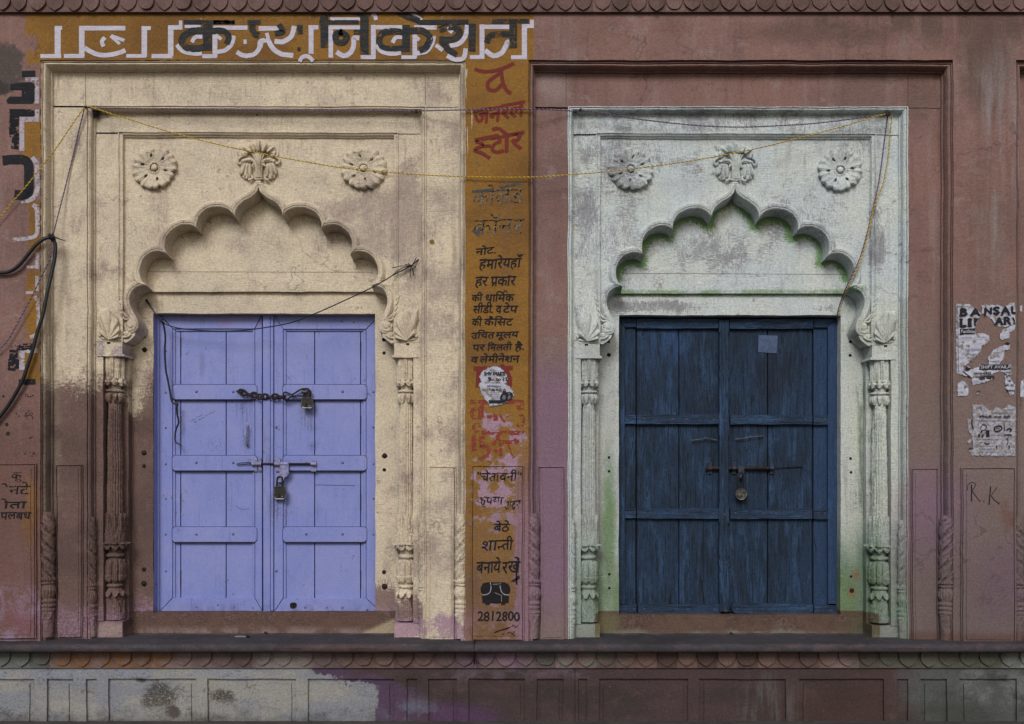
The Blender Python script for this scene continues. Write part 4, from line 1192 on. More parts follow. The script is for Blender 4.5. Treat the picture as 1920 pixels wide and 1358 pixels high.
# ---- lilac door
mb = MB()
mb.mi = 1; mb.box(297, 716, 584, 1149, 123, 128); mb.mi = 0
for a, b_ in ((322, 337.9), (339.7, 423.1), (424.9, 484)): mb.box(a, b_, 600, 1140, 118.5, 124)
for a, b_ in ((528, 589.1), (590.9, 675.2), (677.0, 692)): mb.box(a, b_, 600, 1140, 118.5, 124)
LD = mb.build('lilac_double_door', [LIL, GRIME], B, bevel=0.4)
LD['label'] = 'lilac painted panelled double door, chained and bolted shut'
fr = MB()
a = W(288, 588, 90); c = W(288, 1148, 90)
e = 0.4 * S
fr.face([fr.add(v) for v in (Vector((a.x + e, 91 * S, a.z)), Vector((a.x + e, 122 * S, a.z)), Vector((c.x + e, 122 * S, c.z)), Vector((c.x + e, 91 * S, c.z)))])
fr.prism([(290.5, 587), (298.6, 587), (298.6, 1150), (290.5, 1150)], 108, 122)
fr.build('door_frame', LIL, LD)
def poly_part(name, pts, d, mat, parent, st=(), bev=1.0, th=10, sr=1.9):
    m2 = MB(); m2.prism(pts, d, d + th)
    if st:
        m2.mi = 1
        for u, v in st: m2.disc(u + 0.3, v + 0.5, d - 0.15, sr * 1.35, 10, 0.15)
        m2.mi = 2
        studs(m2, st, d - 0.2, sr)
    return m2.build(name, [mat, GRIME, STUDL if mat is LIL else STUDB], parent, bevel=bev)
# stiles and mitred top and bottom rails
poly_part('stile', [(299, 590), (323, 617), (323, 1121), (299, 1146)], 112, LIL, LD, [(310.5, v) for v in (658, 736, 802, 870, 935, 1002, 1071)], sr=1.5)
poly_part('rail', [(300, 590), (490.5, 590), (477, 616.5), (324, 616.5)], 112, LIL, LD)
poly_part('rail', [(324, 1121.8), (477.5, 1121.8), (491, 1146), (300, 1146)], 112, LIL, LD, [(368, 1138), (408, 1134), (438, 1139), (474, 1140)], sr=1.2)
poly_part('stile', [(491.2, 590), (491.2, 1145), (478.2, 1121), (478.2, 617)], 112, LIL, LD)
poly_part('stile', [(514, 590), (530.5, 617), (530.5, 1121), (514, 1147)], 112, LIL, LD, [(518, v) for v in (801, 1071)])
poly_part('rail', [(514.8, 590), (712, 590), (686, 617), (531.2, 617)], 112, LIL, LD, [(560, 603), (640, 602), (663, 604)], sr=1.4)
poly_part('rail', [(531.2, 1122.3), (686, 1122.3), (712, 1147), (515, 1147)], 112, LIL, LD, [(572, 1139), (612, 1139), (642, 1139), (688, 1143)], sr=1.5)
poly_part('stile', [(712.5, 591), (712.5, 1146), (687, 1121.6), (687, 618)], 112, LIL, LD, [(700, v) for v in (735, 801, 870, 935, 1002)], sr=1.5)
def chrail(u0, u1, v0, v1, st):
    c = 4
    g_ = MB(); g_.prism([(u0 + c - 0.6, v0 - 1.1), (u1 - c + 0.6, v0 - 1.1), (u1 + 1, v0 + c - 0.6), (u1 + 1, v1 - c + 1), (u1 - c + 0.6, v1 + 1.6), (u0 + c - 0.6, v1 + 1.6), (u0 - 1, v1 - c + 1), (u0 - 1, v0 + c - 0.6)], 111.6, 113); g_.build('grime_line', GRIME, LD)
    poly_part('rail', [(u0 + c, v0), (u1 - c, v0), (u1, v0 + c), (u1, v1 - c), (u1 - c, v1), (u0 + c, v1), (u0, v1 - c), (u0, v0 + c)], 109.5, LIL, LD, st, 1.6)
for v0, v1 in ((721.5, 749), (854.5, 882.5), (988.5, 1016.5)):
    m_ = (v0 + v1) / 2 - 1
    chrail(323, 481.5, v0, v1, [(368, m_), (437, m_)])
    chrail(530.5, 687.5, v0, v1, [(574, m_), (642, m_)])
poly_part('astragal', [(492.5, 590), (506.5, 590), (506.5, 1147), (493.5, 1147)], 106, LIL, LD, th=14, bev=1.2)
poly_part('astragal', [(507.2, 590), (512.3, 590), (512.3, 1145.5), (507.2, 1145.5)], 107.5, LIL, LD, th=14, bev=0.8)
for a_, b_ in ((323.6, 328.4), (531.2, 536.2), (681.2, 686.4), (473.4, 477.6)):
    m2 = MB(); m2.box(a_, b_, 616, 1122, 115.2, 119); m2.build('panel_bead', LIL, LD, bevel=1.2)
for a_, b_ in ((329, 473), (536.6, 681)):
    m2 = MB(); m2.box(a_, b_, 616.5, 621, 115.2, 119); m2.build('panel_bead', LIL, LD, bevel=1.2)
for u in (339, 676.4):
    for v0 in (641 if u > 400 else 634, 780, 925, 1070):
        sl = MB(); sl.flat([(u - 1.2, v0), (u + 1.2, v0), (u + 1.0, v0 + 34), (u - 1.0, v0 + 34)], 118.2); sl.build('board_slit', DARK, LD)
# pull handle
h = MB()
h.tube([h.W(464, 797, 117), h.W(463.5, 800, 112), h.W(461.5, 805, 108), h.W(460, 815, 107), h.W(460, 824, 107), h.W(461.5, 831, 108), h.W(463.5, 835, 112), h.W(464, 837, 117)], [r_ * S for r_ in (1.2, 1.6, 2.2, 2.4, 2.4, 2.2, 1.6, 1.2)], 10)
h.box(461.5, 466.5, 792, 799, 117.4, 119); h.box(461.5, 466.5, 834, 840, 117.4, 119)
h.build('pull_handle', LILIRON, LD, smooth=True)
k = MB(); k.disc(550, 1135.5, 111.6, 6.4, 16, 0.1); k.mi = 1; k.disc(550.5, 1133.5, 111.2, 2.2); k.flat([(549.5, 1133), (551.6, 1133), (552, 1139.5), (549.2, 1139.5)], 111.1)
k.build('keyhole_plate', [IRON, DARK], LD)
# sliding bolt
s = MB()
for a, b_ in ((476.5, 482.5), (484.5, 490), (516, 525)): s.box(a, b_, 859.5, 884, 107.6, 110)
s.box(583.5, 592.5, 862, 884, 107.6, 110)
for a, b_ in ((472, 490), (515, 541), (583, 593)):
    s.tube([s.W(a, 870, 105), s.W(b_, 870, 105)], 4.0 * S, 12)
studs(s, [(479, 862), (487, 862), (479, 881), (487, 881), (520, 863), (520, 881), (588, 865), (588, 881)], 107.6, 2.2)
s.prism([(524.5, 867), (541, 867), (541.5, 888), (538, 893), (533, 896), (531, 904), (518, 904), (517.5, 897), (519, 892), (523, 888), (525, 884)], 102.5, 104)
s.mi = 1
s.tube([s.W(470, 870, 105), s.W(592, 870, 105)], 2.0 * S, 10)
s.mi = 1
s.tube([s.W(u, v, 106) for u, v in ((473, 870), (468, 867), (458, 867.5), (446, 869), (443.5, 870.5), (447, 872), (456, 871.5), (466, 870), (473, 870))], 0.8 * S, 6)
BOLT = s.build('slide_bolt', [LILIRON, RUST], LD, smooth=True, auto=R(40))

# ---- blue door
OFFJ = 0
mb = MB()
mb.mi = 1; mb.box(1150, 1590, 588, 1158, 124, 128); mb.mi = 0
for a, b_ in ((1165, 1191.2), (1194.8, 1272.0), (1273.8, 1350), (1362, 1438.2), (1440.4, 1521.8), (1525.4, 1556)): mb.box(a, b_, 604, 1148, 118, 125)
BD = mb.build('blue_double_door', [BLU, DARK], B, bevel=0.5)
BD['label'] = 'dark blue worn plank double door, bolted and padlocked'
def wpoly(u0, u1, v0, v1, jig=0.6):
    pts = []
    n = max(3, int((u1 - u0) / 18))
    for i in range(n + 1): pts.append((lerp(u0, u1, i / n), v0 + random.uniform(-jig, jig)))
    for i in range(n + 1): pts.append((lerp(u1, u0, i / n), v1 + random.uniform(-jig, jig)))
    return pts
poly_part('frame_board', [(1157, 598), (1171.5, 614), (1171.5, 1133.5), (1157, 1133.5)], 111, BLUS, BD, [(1163.5, v) for v in (694, 785, 873, 962, 1053, 1122)], 1.0, 12, 1.5)
poly_part('frame_board', [(1569.5, 598), (1569.5, 1132.5), (1552.5, 1132.5), (1552.5, 614)], 111, BLUS, BD, [(1562, v) for v in (660, 786, 877, 967, 1056, 1124)], 1.0, 12, 1.5)
poly_part('frame_rail', [(1157.5, 597.5), (1193, 597.5), (1193, 613.8), (1172, 613.8)], 112, BLUR, BD, [], 1.0)
poly_part('frame_rail', [(1526.5, 597.5), (1569, 597.5), (1553, 614.5), (1526.5, 614.5)], 112, BLUR, BD, [], 1.0)
poly_part('leaf_rail', wpoly(1194, 1347, 598, 616), 109.5, BLUR, BD, [(1209, 607)], 1.2)
poly_part('leaf_rail', wpoly(1368.5, 1525, 598.5, 616.5), 109.5, BLUR, BD, [(1500, 608)], 1.2)
for v0, v1, cc in ((777.5, 795.5, 0), (953.5, 972.5, 1)):
    m_ = (v0 + v1) / 2 - 0.5
    poly_part('frame_rail', wpoly(1171.8, 1192.6, v0 + 1, v1 - 1), 110, BLUR, BD, [(1182, m_)], 1.0)
    poly_part('leaf_rail', wpoly(1194.8, 1348.2, v0, v1), 109, BLUR, BD, [(1208, m_), (1262, m_ + 1), (1287.5, m_ + 1), (1338, m_ + 2)], 1.3, 11, 2.2)
    poly_part('leaf_rail', wpoly(1369.5, 1523, v0 + 0.5, v1 + 0.5), 109, BLUR, BD, [(1379, m_), (1431, m_ + 1), (1455, m_ + 1), (1511, m_ + 1)], 1.3, 11, 2.2)
    poly_part('frame_rail', wpoly(1525.6, 1552, v0 + 2, v1 + 1), 110, BLUR, BD, [(1534, m_ + 1), (1547, m_ + 1)], 1.0, 10, 2.2)
poly_part('frame_rail', wpoly(1157.5, 1193.5, 1134.5, 1151.8), 110, BLUR, BD, [(1189, 1143)], 1.0)
poly_part('leaf_rail', wpoly(1196.5, 1350.5, 1134.5, 1151.5), 109, BLUR, BD, [(1208, 1143), (1268, 1144), (1290, 1143), (1340, 1144)], 1.3, 11, 2.2)
poly_part('leaf_rail', [(1374, 1132), (1523, 1132.5), (1525, 1136), (1524.5, 1148), (1522, 1151.5), (1384, 1151), (1376, 1149), (1371.5, 1141)], 109, BLUR, BD, [(1382, 1142), (1430, 1143), (1455, 1143), (1511, 1143)], 1.3, 11, 2.2)
poly_part('frame_rail', wpoly(1527, 1569, 1135, 1153), 110, BLUR, BD, [(1536, 1145), (1560, 1145)], 1.0, 10, 2.2)
# shaped middle bar
def bar():
    L = []; Rr = []
    marks = [600, 618, 695, 781, 796, 955, 972, 1055, 1145]
    v = 600.0
    while v <= 1148:
        ins = 0.0
        for m_ in (628, 690, 712, 770, 822, 938, 985, 1046, 1066, 1130):
            if abs(v - m_) < 5: ins = max(ins, 2.2 * math.sqrt(max(0, 1 - ((v - m_) / 5) ** 2)))
        if any(m_ < v < n_ for m_, n_ in ((635, 688), (715, 768), (826, 935), (990, 1043), (1070, 1128))): ins = max(ins, 1.0)
        L.append((1348.4 + ins * 0.6, v)); Rr.append((1367.2 - ins, v)); v += 1.6
    return L + Rr[::-1]
poly_part('astragal', bar(), 106.5, BLUS, BD, [(1357, 698), (1359, 788), (1359, 965), (1360.5, 1055), (1361, 1145)], 0.8, 14, 2.2)
m2 = MB(); m2.prism([(1422.4, 628.5), (1458.6, 629.5), (1456.3, 662.5), (1421.6, 660.5)], 116.4, 118.2); m2.disc(1454.5, 633, 116.0, 1.3)
m2.build('tin_patch', TIN, BD)
g = MB()
for pts in ([(1346, 1088), (1348, 1088), (1350, 1110), (1352, 1132), (1350, 1132), (1347, 1106)], [(1256, 1112), (1257.2, 1112), (1258.5, 1135), (1254.5, 1135)]):
    pass
g.flat([(1314.4, 1089), (1317.6, 1088), (1317.8, 1106), (1320.5, 1120), (1322, 1133), (1318.8, 1133), (1316.8, 1112)], 117.6)
g.flat([(1256, 1111), (1257, 1111), (1259.5, 1135), (1253.5, 1135)], 117.6)
g.flat([(1321, 928), (1322, 928), (1320.6, 960), (1319.4, 960)], 117.6)
g.flat([(1318.2, 975), (1319.4, 975), (1319.6, 1090), (1318.6, 1090)], 117.6)
g.flat([(1526, 1010), (1527.2, 1010), (1531, 1032), (1530, 1034)], 117.6)
g.build('split_crack', DARK, BD)
for pts in (((1296, 826, 112), (1320, 823.2, 110), (1322.5, 821.5, 110.5), (1344, 825.5, 112)), ((1379, 824, 112), (1404, 820.5, 110), (1407, 819.5, 110), (1430, 817.5, 112))):
    m2 = MB(); m2.tube([m2.W(*p) for p in pts], 1.05 * S, 6); m2.tube([m2.W(pts[1][0] + 1, pts[1][1] - 3, 116), m2.W(pts[1][0] + 1.5, pts[1][1], 109), m2.W(pts[1][0] + 2.5, pts[1][1] + 3, 116)], 0.8 * S, 5)
    m2.build('wire_staple', GREYWIRE, BD)
s = MB()
s.tube([s.W(1320, 878.5, 110), s.W(1326, 878, 110), s.W(1329, 878, 110), s.W(1449, 878, 110)], [0.6 * S, 2.6 * S, 3.4 * S, 3.2 * S], 12)
s.mi = 1
s.tube([s.W(1448, 877.5, 114), s.W(1506, 875.5, 116)], 0.8 * S, 5)
s.mi = 2
for u in (1331, 1376.5, 1447): 
    s.box(u - 3.2, u + 3.2, 866, 889, 114, 116); s.tube([s.W(u - 3.4, 878, 110), s.W(u + 3.4, 878, 110)], 4.6 * S, 12)
    studs(s, [(u, 868.5), (u, 887)], 114, 2.0)
s.prism([(1384, 874), (1395.5, 874), (1396, 886), (1392, 890), (1390, 896), (1387, 896), (1385, 888)], 105.5, 107)
BB = s.build('slide_bolt', [RUST, IRON, BLUEIRON], BD, smooth=True, auto=R(40))

# ================================================================== padlocks and chain
def rr_pts(cx, cy, w, h, r, n=5):
    out = []
    for sx, sy, a0 in ((1, -1, -90), (1, 1, 0), (-1, 1, 90), (-1, -1, 180)):
        for i in range(n):
            a = R(a0 + 90 * i / (n - 1)); out.append((cx + sx * (w / 2 - r) + r * math.cos(a), cy + sy * (h / 2 - r) + r * math.sin(a)))
    return out
def padlock(cx, cy, w, h, d, label, sh_top, tilt=0.0, rnd=False, shw=0.55):
    t = empty('padlock', W(cx, cy + h / 2, d)); tag(t, label, 'padlock', 'padlocks on the two doors')
    body = MB()
    if rnd:
        rows = []
        for rr_, dd in ((0.0, 0.2), (0.35, -0.3), (0.62, 0.0), (0.68, 1.0), (0.74, 1.0), (0.80, -0.8), (0.92, -1.0), (1.0, 0.6), (1.02, 4.0), (0.95, 7.5), (0.0, 8.0)):
            rows.append([body.W(cx + w / 2 * rr_ * math.cos(2 * math.pi * j / 28), cy + w / 2 * rr_ * math.sin(2 * math.pi * j / 28), d + dd) for j in range(28)])
        body.grid(rows, True)
        body.build('lock_body', STEEL, t, smooth=True)
        f = MB(); f.disc(cx + 0.5, cy + 3.6, d - 0.5, 2.0); f.flat([(cx - 0.6, cy + 3), (cx + 1.6, cy + 3), (cx + 2, cy + 7), (cx - 1, cy + 7)], d - 0.55); f.build('keyhole', DARK, t)
        f = MB()
        for k in range(5): f.tube([f.W(cx + 4.6 * math.cos(a), cy - 1.8 + 2.6 * math.sin(a), d - 0.6) for a in [math.pi * (1.1 + 0.16 * k + 0.05 * j) for j in range(3)]], 0.55 * S, 5)
        f.tube([f.W(cx + 6.5 * math.cos(a), cy + 6.5 * math.sin(a), d - 0.9) for a in [2 * math.pi * j / 24 for j in range(24)]], 0.6 * S, 6, closed=True)
        f.build('embossed_ring', STEEL, t)
    else:
        pts = rr_pts(cx, cy, w, h, w * 0.22); pts2 = rr_pts(cx, cy, w - 4.4, h - 4.4, w * 0.16)
        ro = [[body.W(p[0], p[1], d + 5.5) for p in rr_pts(cx, cy, w * 0.94, h * 0.94, w * 0.2)], [body.W(p[0], p[1], d + 3.5) for p in pts], [body.W(p[0], p[1], d + 0.8) for p in pts], [body.W(p[0], p[1], d) for p in rr_pts(cx, cy, w - 1.6, h - 1.6, w * 0.2)], [body.W(p[0], p[1], d + 0.6) for p in pts2]]
        ids = body.grid(ro, True); body.face(ids[0])
        body.build('lock_body', STEEL, t, smooth=True)
        f = MB(); f.flat(pts2, d + 0.45); f.build('lock_face', LOCKF, t)
        f = MB(); f.disc(cx - 1.4, cy + h * 0.12, d + 0.1, 1.7); f.flat([(cx - 2.2, cy + h * 0.12), (cx - 0.6, cy + h * 0.12), (cx - 0.3, cy + h * 0.36), (cx - 2.5, cy + h * 0.36)], d + 0.05)
        f.build('keyhole', DARK, t)
        f = MB(); f.dome(cx + 4.5, cy + h * 0.3, d + 0.4, 2.0, 1.0); f.dome(cx - 6.5, cy + h * 0.32, d + 0.4, 1.2, 0.7); f.build('rivet', STEEL, t, smooth=True)
    sk = MB()
    x0 = w * shw / 2
    P = [(cx - x0, cy - h / 2 + 3), (cx - x0, cy - h / 2 - 4)] + [(cx - x0 * math.cos(R(a)) + tilt, sh_top + x0 * 0.9 - x0 * 0.9 * math.sin(R(a))) for a in (10, 40, 70, 90, 110, 140, 170)] + [(cx + x0, cy - h / 2 - 4), (cx + x0, cy - h / 2 + 3)]
    sk.tube([sk.W(p[0], p[1], d + 3.2) for p in P], w * 0.085 * S, 8)
    sk.build('shackle', IRON, t, smooth=True)
    return t
padlock(575.5, 755.5, 23, 21.5, 99, 'square tarnished padlock hanging from the chain on the lilac door', 729, -1.0, shw=0.5)
padlock(524.3, 924.5, 23.5, 25, 99.5, 'square tarnished padlock hanging below the slide bolt of the lilac door', 894, 0.5, shw=0.42)
padlock(1389.7, 927, 22.5, 22.5, 102, 'round steel padlock hanging from the rusty bolt of the blue door', 887, 0, True, shw=0.5)

ch = empty('door_chain', W(510, 750, 104)); tag(ch, 'short rusty black chain stretched across the middle of the lilac door', 'chain')
pin = MB(); pin.tube([pin.W(442, 733, 106), pin.W(447, 734, 105), pin.W(455, 735.5, 104)], [0.6 * S, 2.2 * S, 1.5 * S], 8); pin.build('staple', RUST, ch, smooth=True)
def ring_link(cu, cv, a, b_, rot, flat, d, r=2.0):
    m2 = MB(); P = []
    for j in range(20):
        an = 2 * math.pi * j / 20
        x = a * math.cos(an); y = b_ * math.sin(an)
        yy = y * (0.92 if flat else 0.25); dz = y * (0.3 if flat else 0.95)
        c, s_ = math.cos(rot), math.sin(rot)
        P.append(m2.W(cu + x * c - yy * s_, cv + x * s_ + yy * c, d - dz))
    m2.tube(P, r * S, 8, closed=True)
    return m2.build('link', RUST, ch, smooth=True)
for n_, (cu, cv, a, rt) in enumerate(((455.5, 736, 8.5, 0.45), (467.5, 740.5, 6.0, 0.4), (476.5, 740.5, 6.5, 0.1), (487, 744, 6.8, 0.2), (497, 743.5, 6.5, 0), (506.5, 744.5, 6.2, 0.05), (516, 743.5, 6.5, 0), (525.5, 744.5, 6.8, -0.05))):
    ring_link(cu, cv, a, 4.6, rt, n_ % 2 == 0 or n_ == 3, 104)
m2 = MB()
P = cr([(536, 744, 103), (531, 739, 103), (535, 735.5, 103), (541, 738, 103), (548, 740, 103), (556, 735, 102.5), (567, 729.5, 101), (577, 730, 100), (583, 735, 100), (581, 741, 101), (574, 743, 102), (560, 742.5, 103), (548, 743, 103), (542, 747, 103), (538, 749, 103), (533, 748, 103)], 4)
m2.tube([m2.W(*p) for p in P], 1.6 * S, 8); m2.build('hasp_loop', RUST, ch, smooth=True)
m2 = MB(); m2.tube([m2.W(566, 734, 104), m2.W(576, 735.5, 102)], 3.6 * S, 10); m2.tube([m2.W(566.5, 733.7, 104), m2.W(568.5, 734, 103.5)], 4.6 * S, 10); m2.build('hasp_staple', STEEL, ch, smooth=True)

# ================================================================== cords and wires
def twisted(name, paths, mats, label, cat, r=0.8, pitch=9.0):
    m2 = MB()
    for path in paths:
        P = cr(path, 8)
        Wp = [m2.W(*p) for p in P]
        # resample evenly
        out = [Wp[0]]; acc = 0.0; step = 1.3 * S
        for a, b_ in zip(Wp, Wp[1:]):
            L = (b_ - a).length
            if L < 1e-9: continue
            t = step - acc
            while t <= L: out.append(a + (b_ - a) * (t / L)); t += step
            acc = L - (t - step)
        for k in (0, 1):
            q = []
            for i, p in enumerate(out):
                t = (out[min(i + 1, len(out) - 1)] - out[max(i - 1, 0)]).normalized()
                a = Vector((0, -1, 0)); a = (a - t * a.dot(t)).normalized(); b_ = t.cross(a)
                ph = i * 1.3 / pitch * 2 * math.pi + k * math.pi
                q.append(p + (a * math.cos(ph) + b_ * math.sin(ph)) * r * 0.62 * S)
            m2.mi = k
            m2.tube(q, r * S, 5)
    o = m2.build(name, mats, None, smooth=True)
    return tag(o, label, cat, 'twisted cords strung over the doorways')
twisted('cord', [
    [(157, 203, 14), (128, 245, 4), (100, 285.5, -7), (74, 318, -9), (47, 352, -10), (26, 376, -9), (0, 408, -8), (-40, 456, -8)],
    [(161, 201, 14), (167, 200, 10), (235, 222, 8), (313, 246, 8), (400, 269, 9), (500, 290.5, 9), (570, 303, 8), (634.6, 314, 8), (723, 323, 4), (800, 328.5, -2), (895, 332.2, -7), (993, 332.4, -8), (1061, 328.5, -3), (1165, 319.5, 4), (1298, 301.5, 8), (1420, 278.5, 10), (1498, 259, 12), (1576, 238.5, 13), (1640, 219, 13), (1664, 214, 14)],
    [(1668, 214, 14), (1671.5, 222, 20), (1669, 250, 26), (1666, 287, 28), (1661, 318, 29), (1654.6, 347, 30), (1639, 388, 30), (1626, 444, 30), (1613, 491, 30), (1600, 518, 32), (1589, 541, 44), (1579, 567, 70), (1571, 593, 86)]],
    [YEL, YELD], 'thin yellow twisted cord sagging across both doorways from nail to nail', 'cord', 0.74, 8)
twisted('cord', [
    [(158, 205, 15), (148, 245, 20), (137, 292, 22), (125, 341, 20), (112, 392, 12), (100, 440, 2)],
    [(97, 449, 0), (96, 470, -6), (93, 488, -8), (78, 518, -9), (60, 556, -10), (39, 595, -9), (15.6, 637, -8), (-2, 656, -8), (-40, 690, -8)]],
    [PUR, PURD], 'loose lilac twisted cord dropping from the corner nail across the left pilaster', 'cord', 0.85, 8)
twisted('cord', [
    [(1664.5, 218, 16), (1658.5, 260.7, 26), (1652, 313, 29), (1645.5, 352, 31), (1628.5, 426, 31), (1613, 482, 31), (1600, 511, 32), (1586, 540, 44), (1575, 570, 72), (1569, 592, 87)]],
    [PUR, PURD], 'lilac twisted cord hanging beside the yellow one at the right of the mint doorway', 'cord', 0.85, 8)
twisted('cord', [
    [(160, 202, 14), (240, 203.5, 16), (330, 204.5, 18), (400, 206, 18), (520, 207.5, 19), (660, 208, 18), (780, 208.5, 16)],
    [(780, 208.5, 16), (830, 207.2, 2), (880, 206.2, -6), (990, 204.8, -6), (1040, 206.5, 8), (1078, 209, 16)],
    [(1086, 206.5, 16), (1139, 213.8, 18), (1191, 223, 20), (1295, 234.6, 21), (1360, 238.2, 21), (1420, 237.8, 21), (1524, 232, 20), (1600, 223, 18), (1660, 215.5, 15)]],
    [PURD, PUR], 'dark plum twisted cord running level above both doorways', 'cord', 0.85, 8)
# nails that carry the cords
for u, v, d0, d1, r in ((160, 200.5, 26, 10, 2.6), (780, 209, 34, 12, 3.0), (1078, 209, 34, 13, 2.4), (1088, 206, 34, 12, 2.4), (1664.5, 213.5, 36, 9, 4.0)):
    m2 = MB(); m2.tube([m2.W(u, v, d0), m2.W(u + 0.5, v + 0.5, d1)], r * 0.7 * S, 8); m2.dome(u + 0.5, v + 0.5, d1 + 1, r * 1.25, 2.0, 10)
    m2.build('hook_nail', RUST, D1 if u < 900 else D2, smooth=True)
m2 = MB()
for k_ in range(26):
    a = random.uniform(0, 6.28); rr_ = random.uniform(0, 8); u, v = 178 + rr_ * 1.2 * math.cos(a), 214 + rr_ * 0.8 * math.sin(a)
    m2.tube([m2.W(u, v, 38), m2.W(u + random.uniform(-5, 5), v + random.uniform(-4, 4), 30), m2.W(u + random.uniform(-7, 7), v + random.uniform(-5, 5), 34)], 0.8 * S, 5)
m2.tube([m2.W(168, 205, 30), m2.W(180, 213, 30), m2.W(203, 216, 36)], 0.9 * S, 5)
tag(m2.build('cord_knot', RUST), 'small dark tangle of old string at the top left corner of the cream doorway', 'string')
# dark wire from the cream lintel across the lilac door to the pilaster
m2 = MB()
main = cr([(281, 573, 84), (290, 586, 82), (303, 603, 84), (318, 611, 86), (345, 617, 88), (400, 621, 86), (440, 620.5, 80), (475.6, 617.6, 74), (541, 606.5, 60), (582.5, 591.6, 50), (634.6, 569, 42), (700, 538, 32), (739, 515, 31), (770, 499, 33), (785, 486, 39)], 6)
m2.tube([m2.W(*p) for p in main], 1.15 * S, 6)
hang = cr([(302, 602, 84), (306, 608, 86), (309, 622, 90), (310, 636, 92), (309, 660, 94), (311, 694, 96), (314, 709, 97), (318, 730, 98), (322, 752, 98), (327, 757, 98), (333, 757.5, 98), (331.5, 764, 99), (332.4, 777, 101), (335, 792, 102), (331, 803, 102), (328.5, 814, 102), (329, 828, 102), (335, 832.5, 102), (342, 836.5, 102)], 6)
m2.tube([m2.W(*p) for p in hang], [table([(0, 1.8), (0.55, 2.0), (0.9, 1.6), (1, 1.0)], i / (len(hang) - 1)) * S for i in range(len(hang))], 7)
m2.tube([m2.W(274.5, 563, 90), m2.W(277, 567, 84), m2.W(283, 576, 83)], [2.6 * S, 2.4 * S, 1.2 * S], 8)
for k_ in range(7):
    t = k_ * 0.9; m2.tube([m2.W(302 + 2.4 * math.cos(t), 601 + 1.0 * k_ - 3, 83 + 2 * math.sin(t)), m2.W(305 + 2.4 * math.cos(t + 1.5), 603 + k_ - 3, 83 + 2 * math.sin(t + 1.5))], 1.1 * S, 5)
for du, dv in ((-36, 4), (-34, 16), (9, 3), (5, 18), (-2, 22), (-12, -3), (10, -16), (-6, -5)):
    m2.tube([m2.W(771, 499, 33), m2.W(771 + du * 0.5, 499 + dv * 0.3 - 1.5, 30), m2.W(771 + du, 499 + dv, 34)], 0.8 * S, 5)
tag(m2.build('electric_wire', BLACKRUB, None, smooth=True), 'thin dark wire slung in front of the lilac door with one end hanging down', 'wire')
# thick black cable at the left
m2 = MB()
cab = cr([(-60, 508, -8), (-10, 511, -8), (15.6, 510, -8), (34, 499, -9), (52, 478, -9), (68, 459, -9), (83, 448, -7), (95, 446.5, -4), (103.5, 457, -1), (103, 481, -1), (97, 512, -3), (88.6, 548.6, -7), (81, 588, -9), (70.5, 621.5, -10), (60, 661, -10), (51, 688, -10), (42, 714, -10), (23.5, 748, -9), (5, 775, -8), (-14, 796, -8), (-60, 840, -8)], 8)
m2.tube([m2.W(*p) for p in cab], 3.3 * S, 10)
m2.tube([m2.W(96, 441, -6), m2.W(103, 445, -8), m2.W(112, 448.5, -8), m2.W(123, 452, -6)], [1.5 * S, 1.6 * S, 1.2 * S, 0.7 * S], 6)
for k_ in range(5):
    m2.tube([m2.W(90 + k_ * 2.6, 440 - k_ % 2 * 2, -4), m2.W(93 + k_ * 2.2, 445 + k_ % 3, -9.5), m2.W(96 + k_ * 2, 450 - k_ % 2 * 3, -6)], 1.3 * S, 5)
tag(m2.build('black_cable', BLACKRUB, None, smooth=True), 'thick black rubber cable looped over a tie at the left pilaster', 'cable')
# scraps lying on the ledge
ztop = lambda u, d: W(u, 1201.5, 0).z
def scrap(name, u, d, L, w, h, mat, label, ang=0.1):
    m2 = MB(); x0 = W(u, 1200, d).x; z0 = ztop(u, 0) - 0.0 - x0 * 0
    rows = []
    for i in range(9):
        t = i / 8; r = []
        for j in range(5):
            s_ = j / 4 - 0.5
            ww = w * math.sin(math.pi * (0.08 + 0.84 * t)) ** 0.7
            r.append(Vector((x0 + ((t - 0.5) * L * math.cos(ang) - s_ * ww * math.sin(ang)) * S, (d + (t - 0.5) * L * math.sin(ang) + s_ * ww * math.cos(ang)) * S, z0 + (h * (1 - 3.2 * s_ * s_) * (0.6 + 0.4 * math.sin(t * 5)) + 0.4) * S)))
        rows.append(r)
    m2.grid(rows)
    return tag(m2.build(name, mat, None, smooth=True), label, 'litter', 'lumps on the ledge' if name == 'pebble' else None)
scrap('dried_leaf', 455, 40, 30, 16, 3.2, BONE, 'pale curled scrap lying on the grey ledge below the lilac door', 0.12)
scrap('pebble', 466, 36, 9, 10, 4.5, IRON, 'small dark lump touching the pale scrap on the ledge')
scrap('pebble', 499, 78, 8, 8, 5, RUST, 'small dark lump against the sill below the lilac door, right of the pale scrap')
scrap('pebble', 1372, 74, 8, 8, 4.5, RUST, 'small dark lump against the sill under the middle of the blue door')

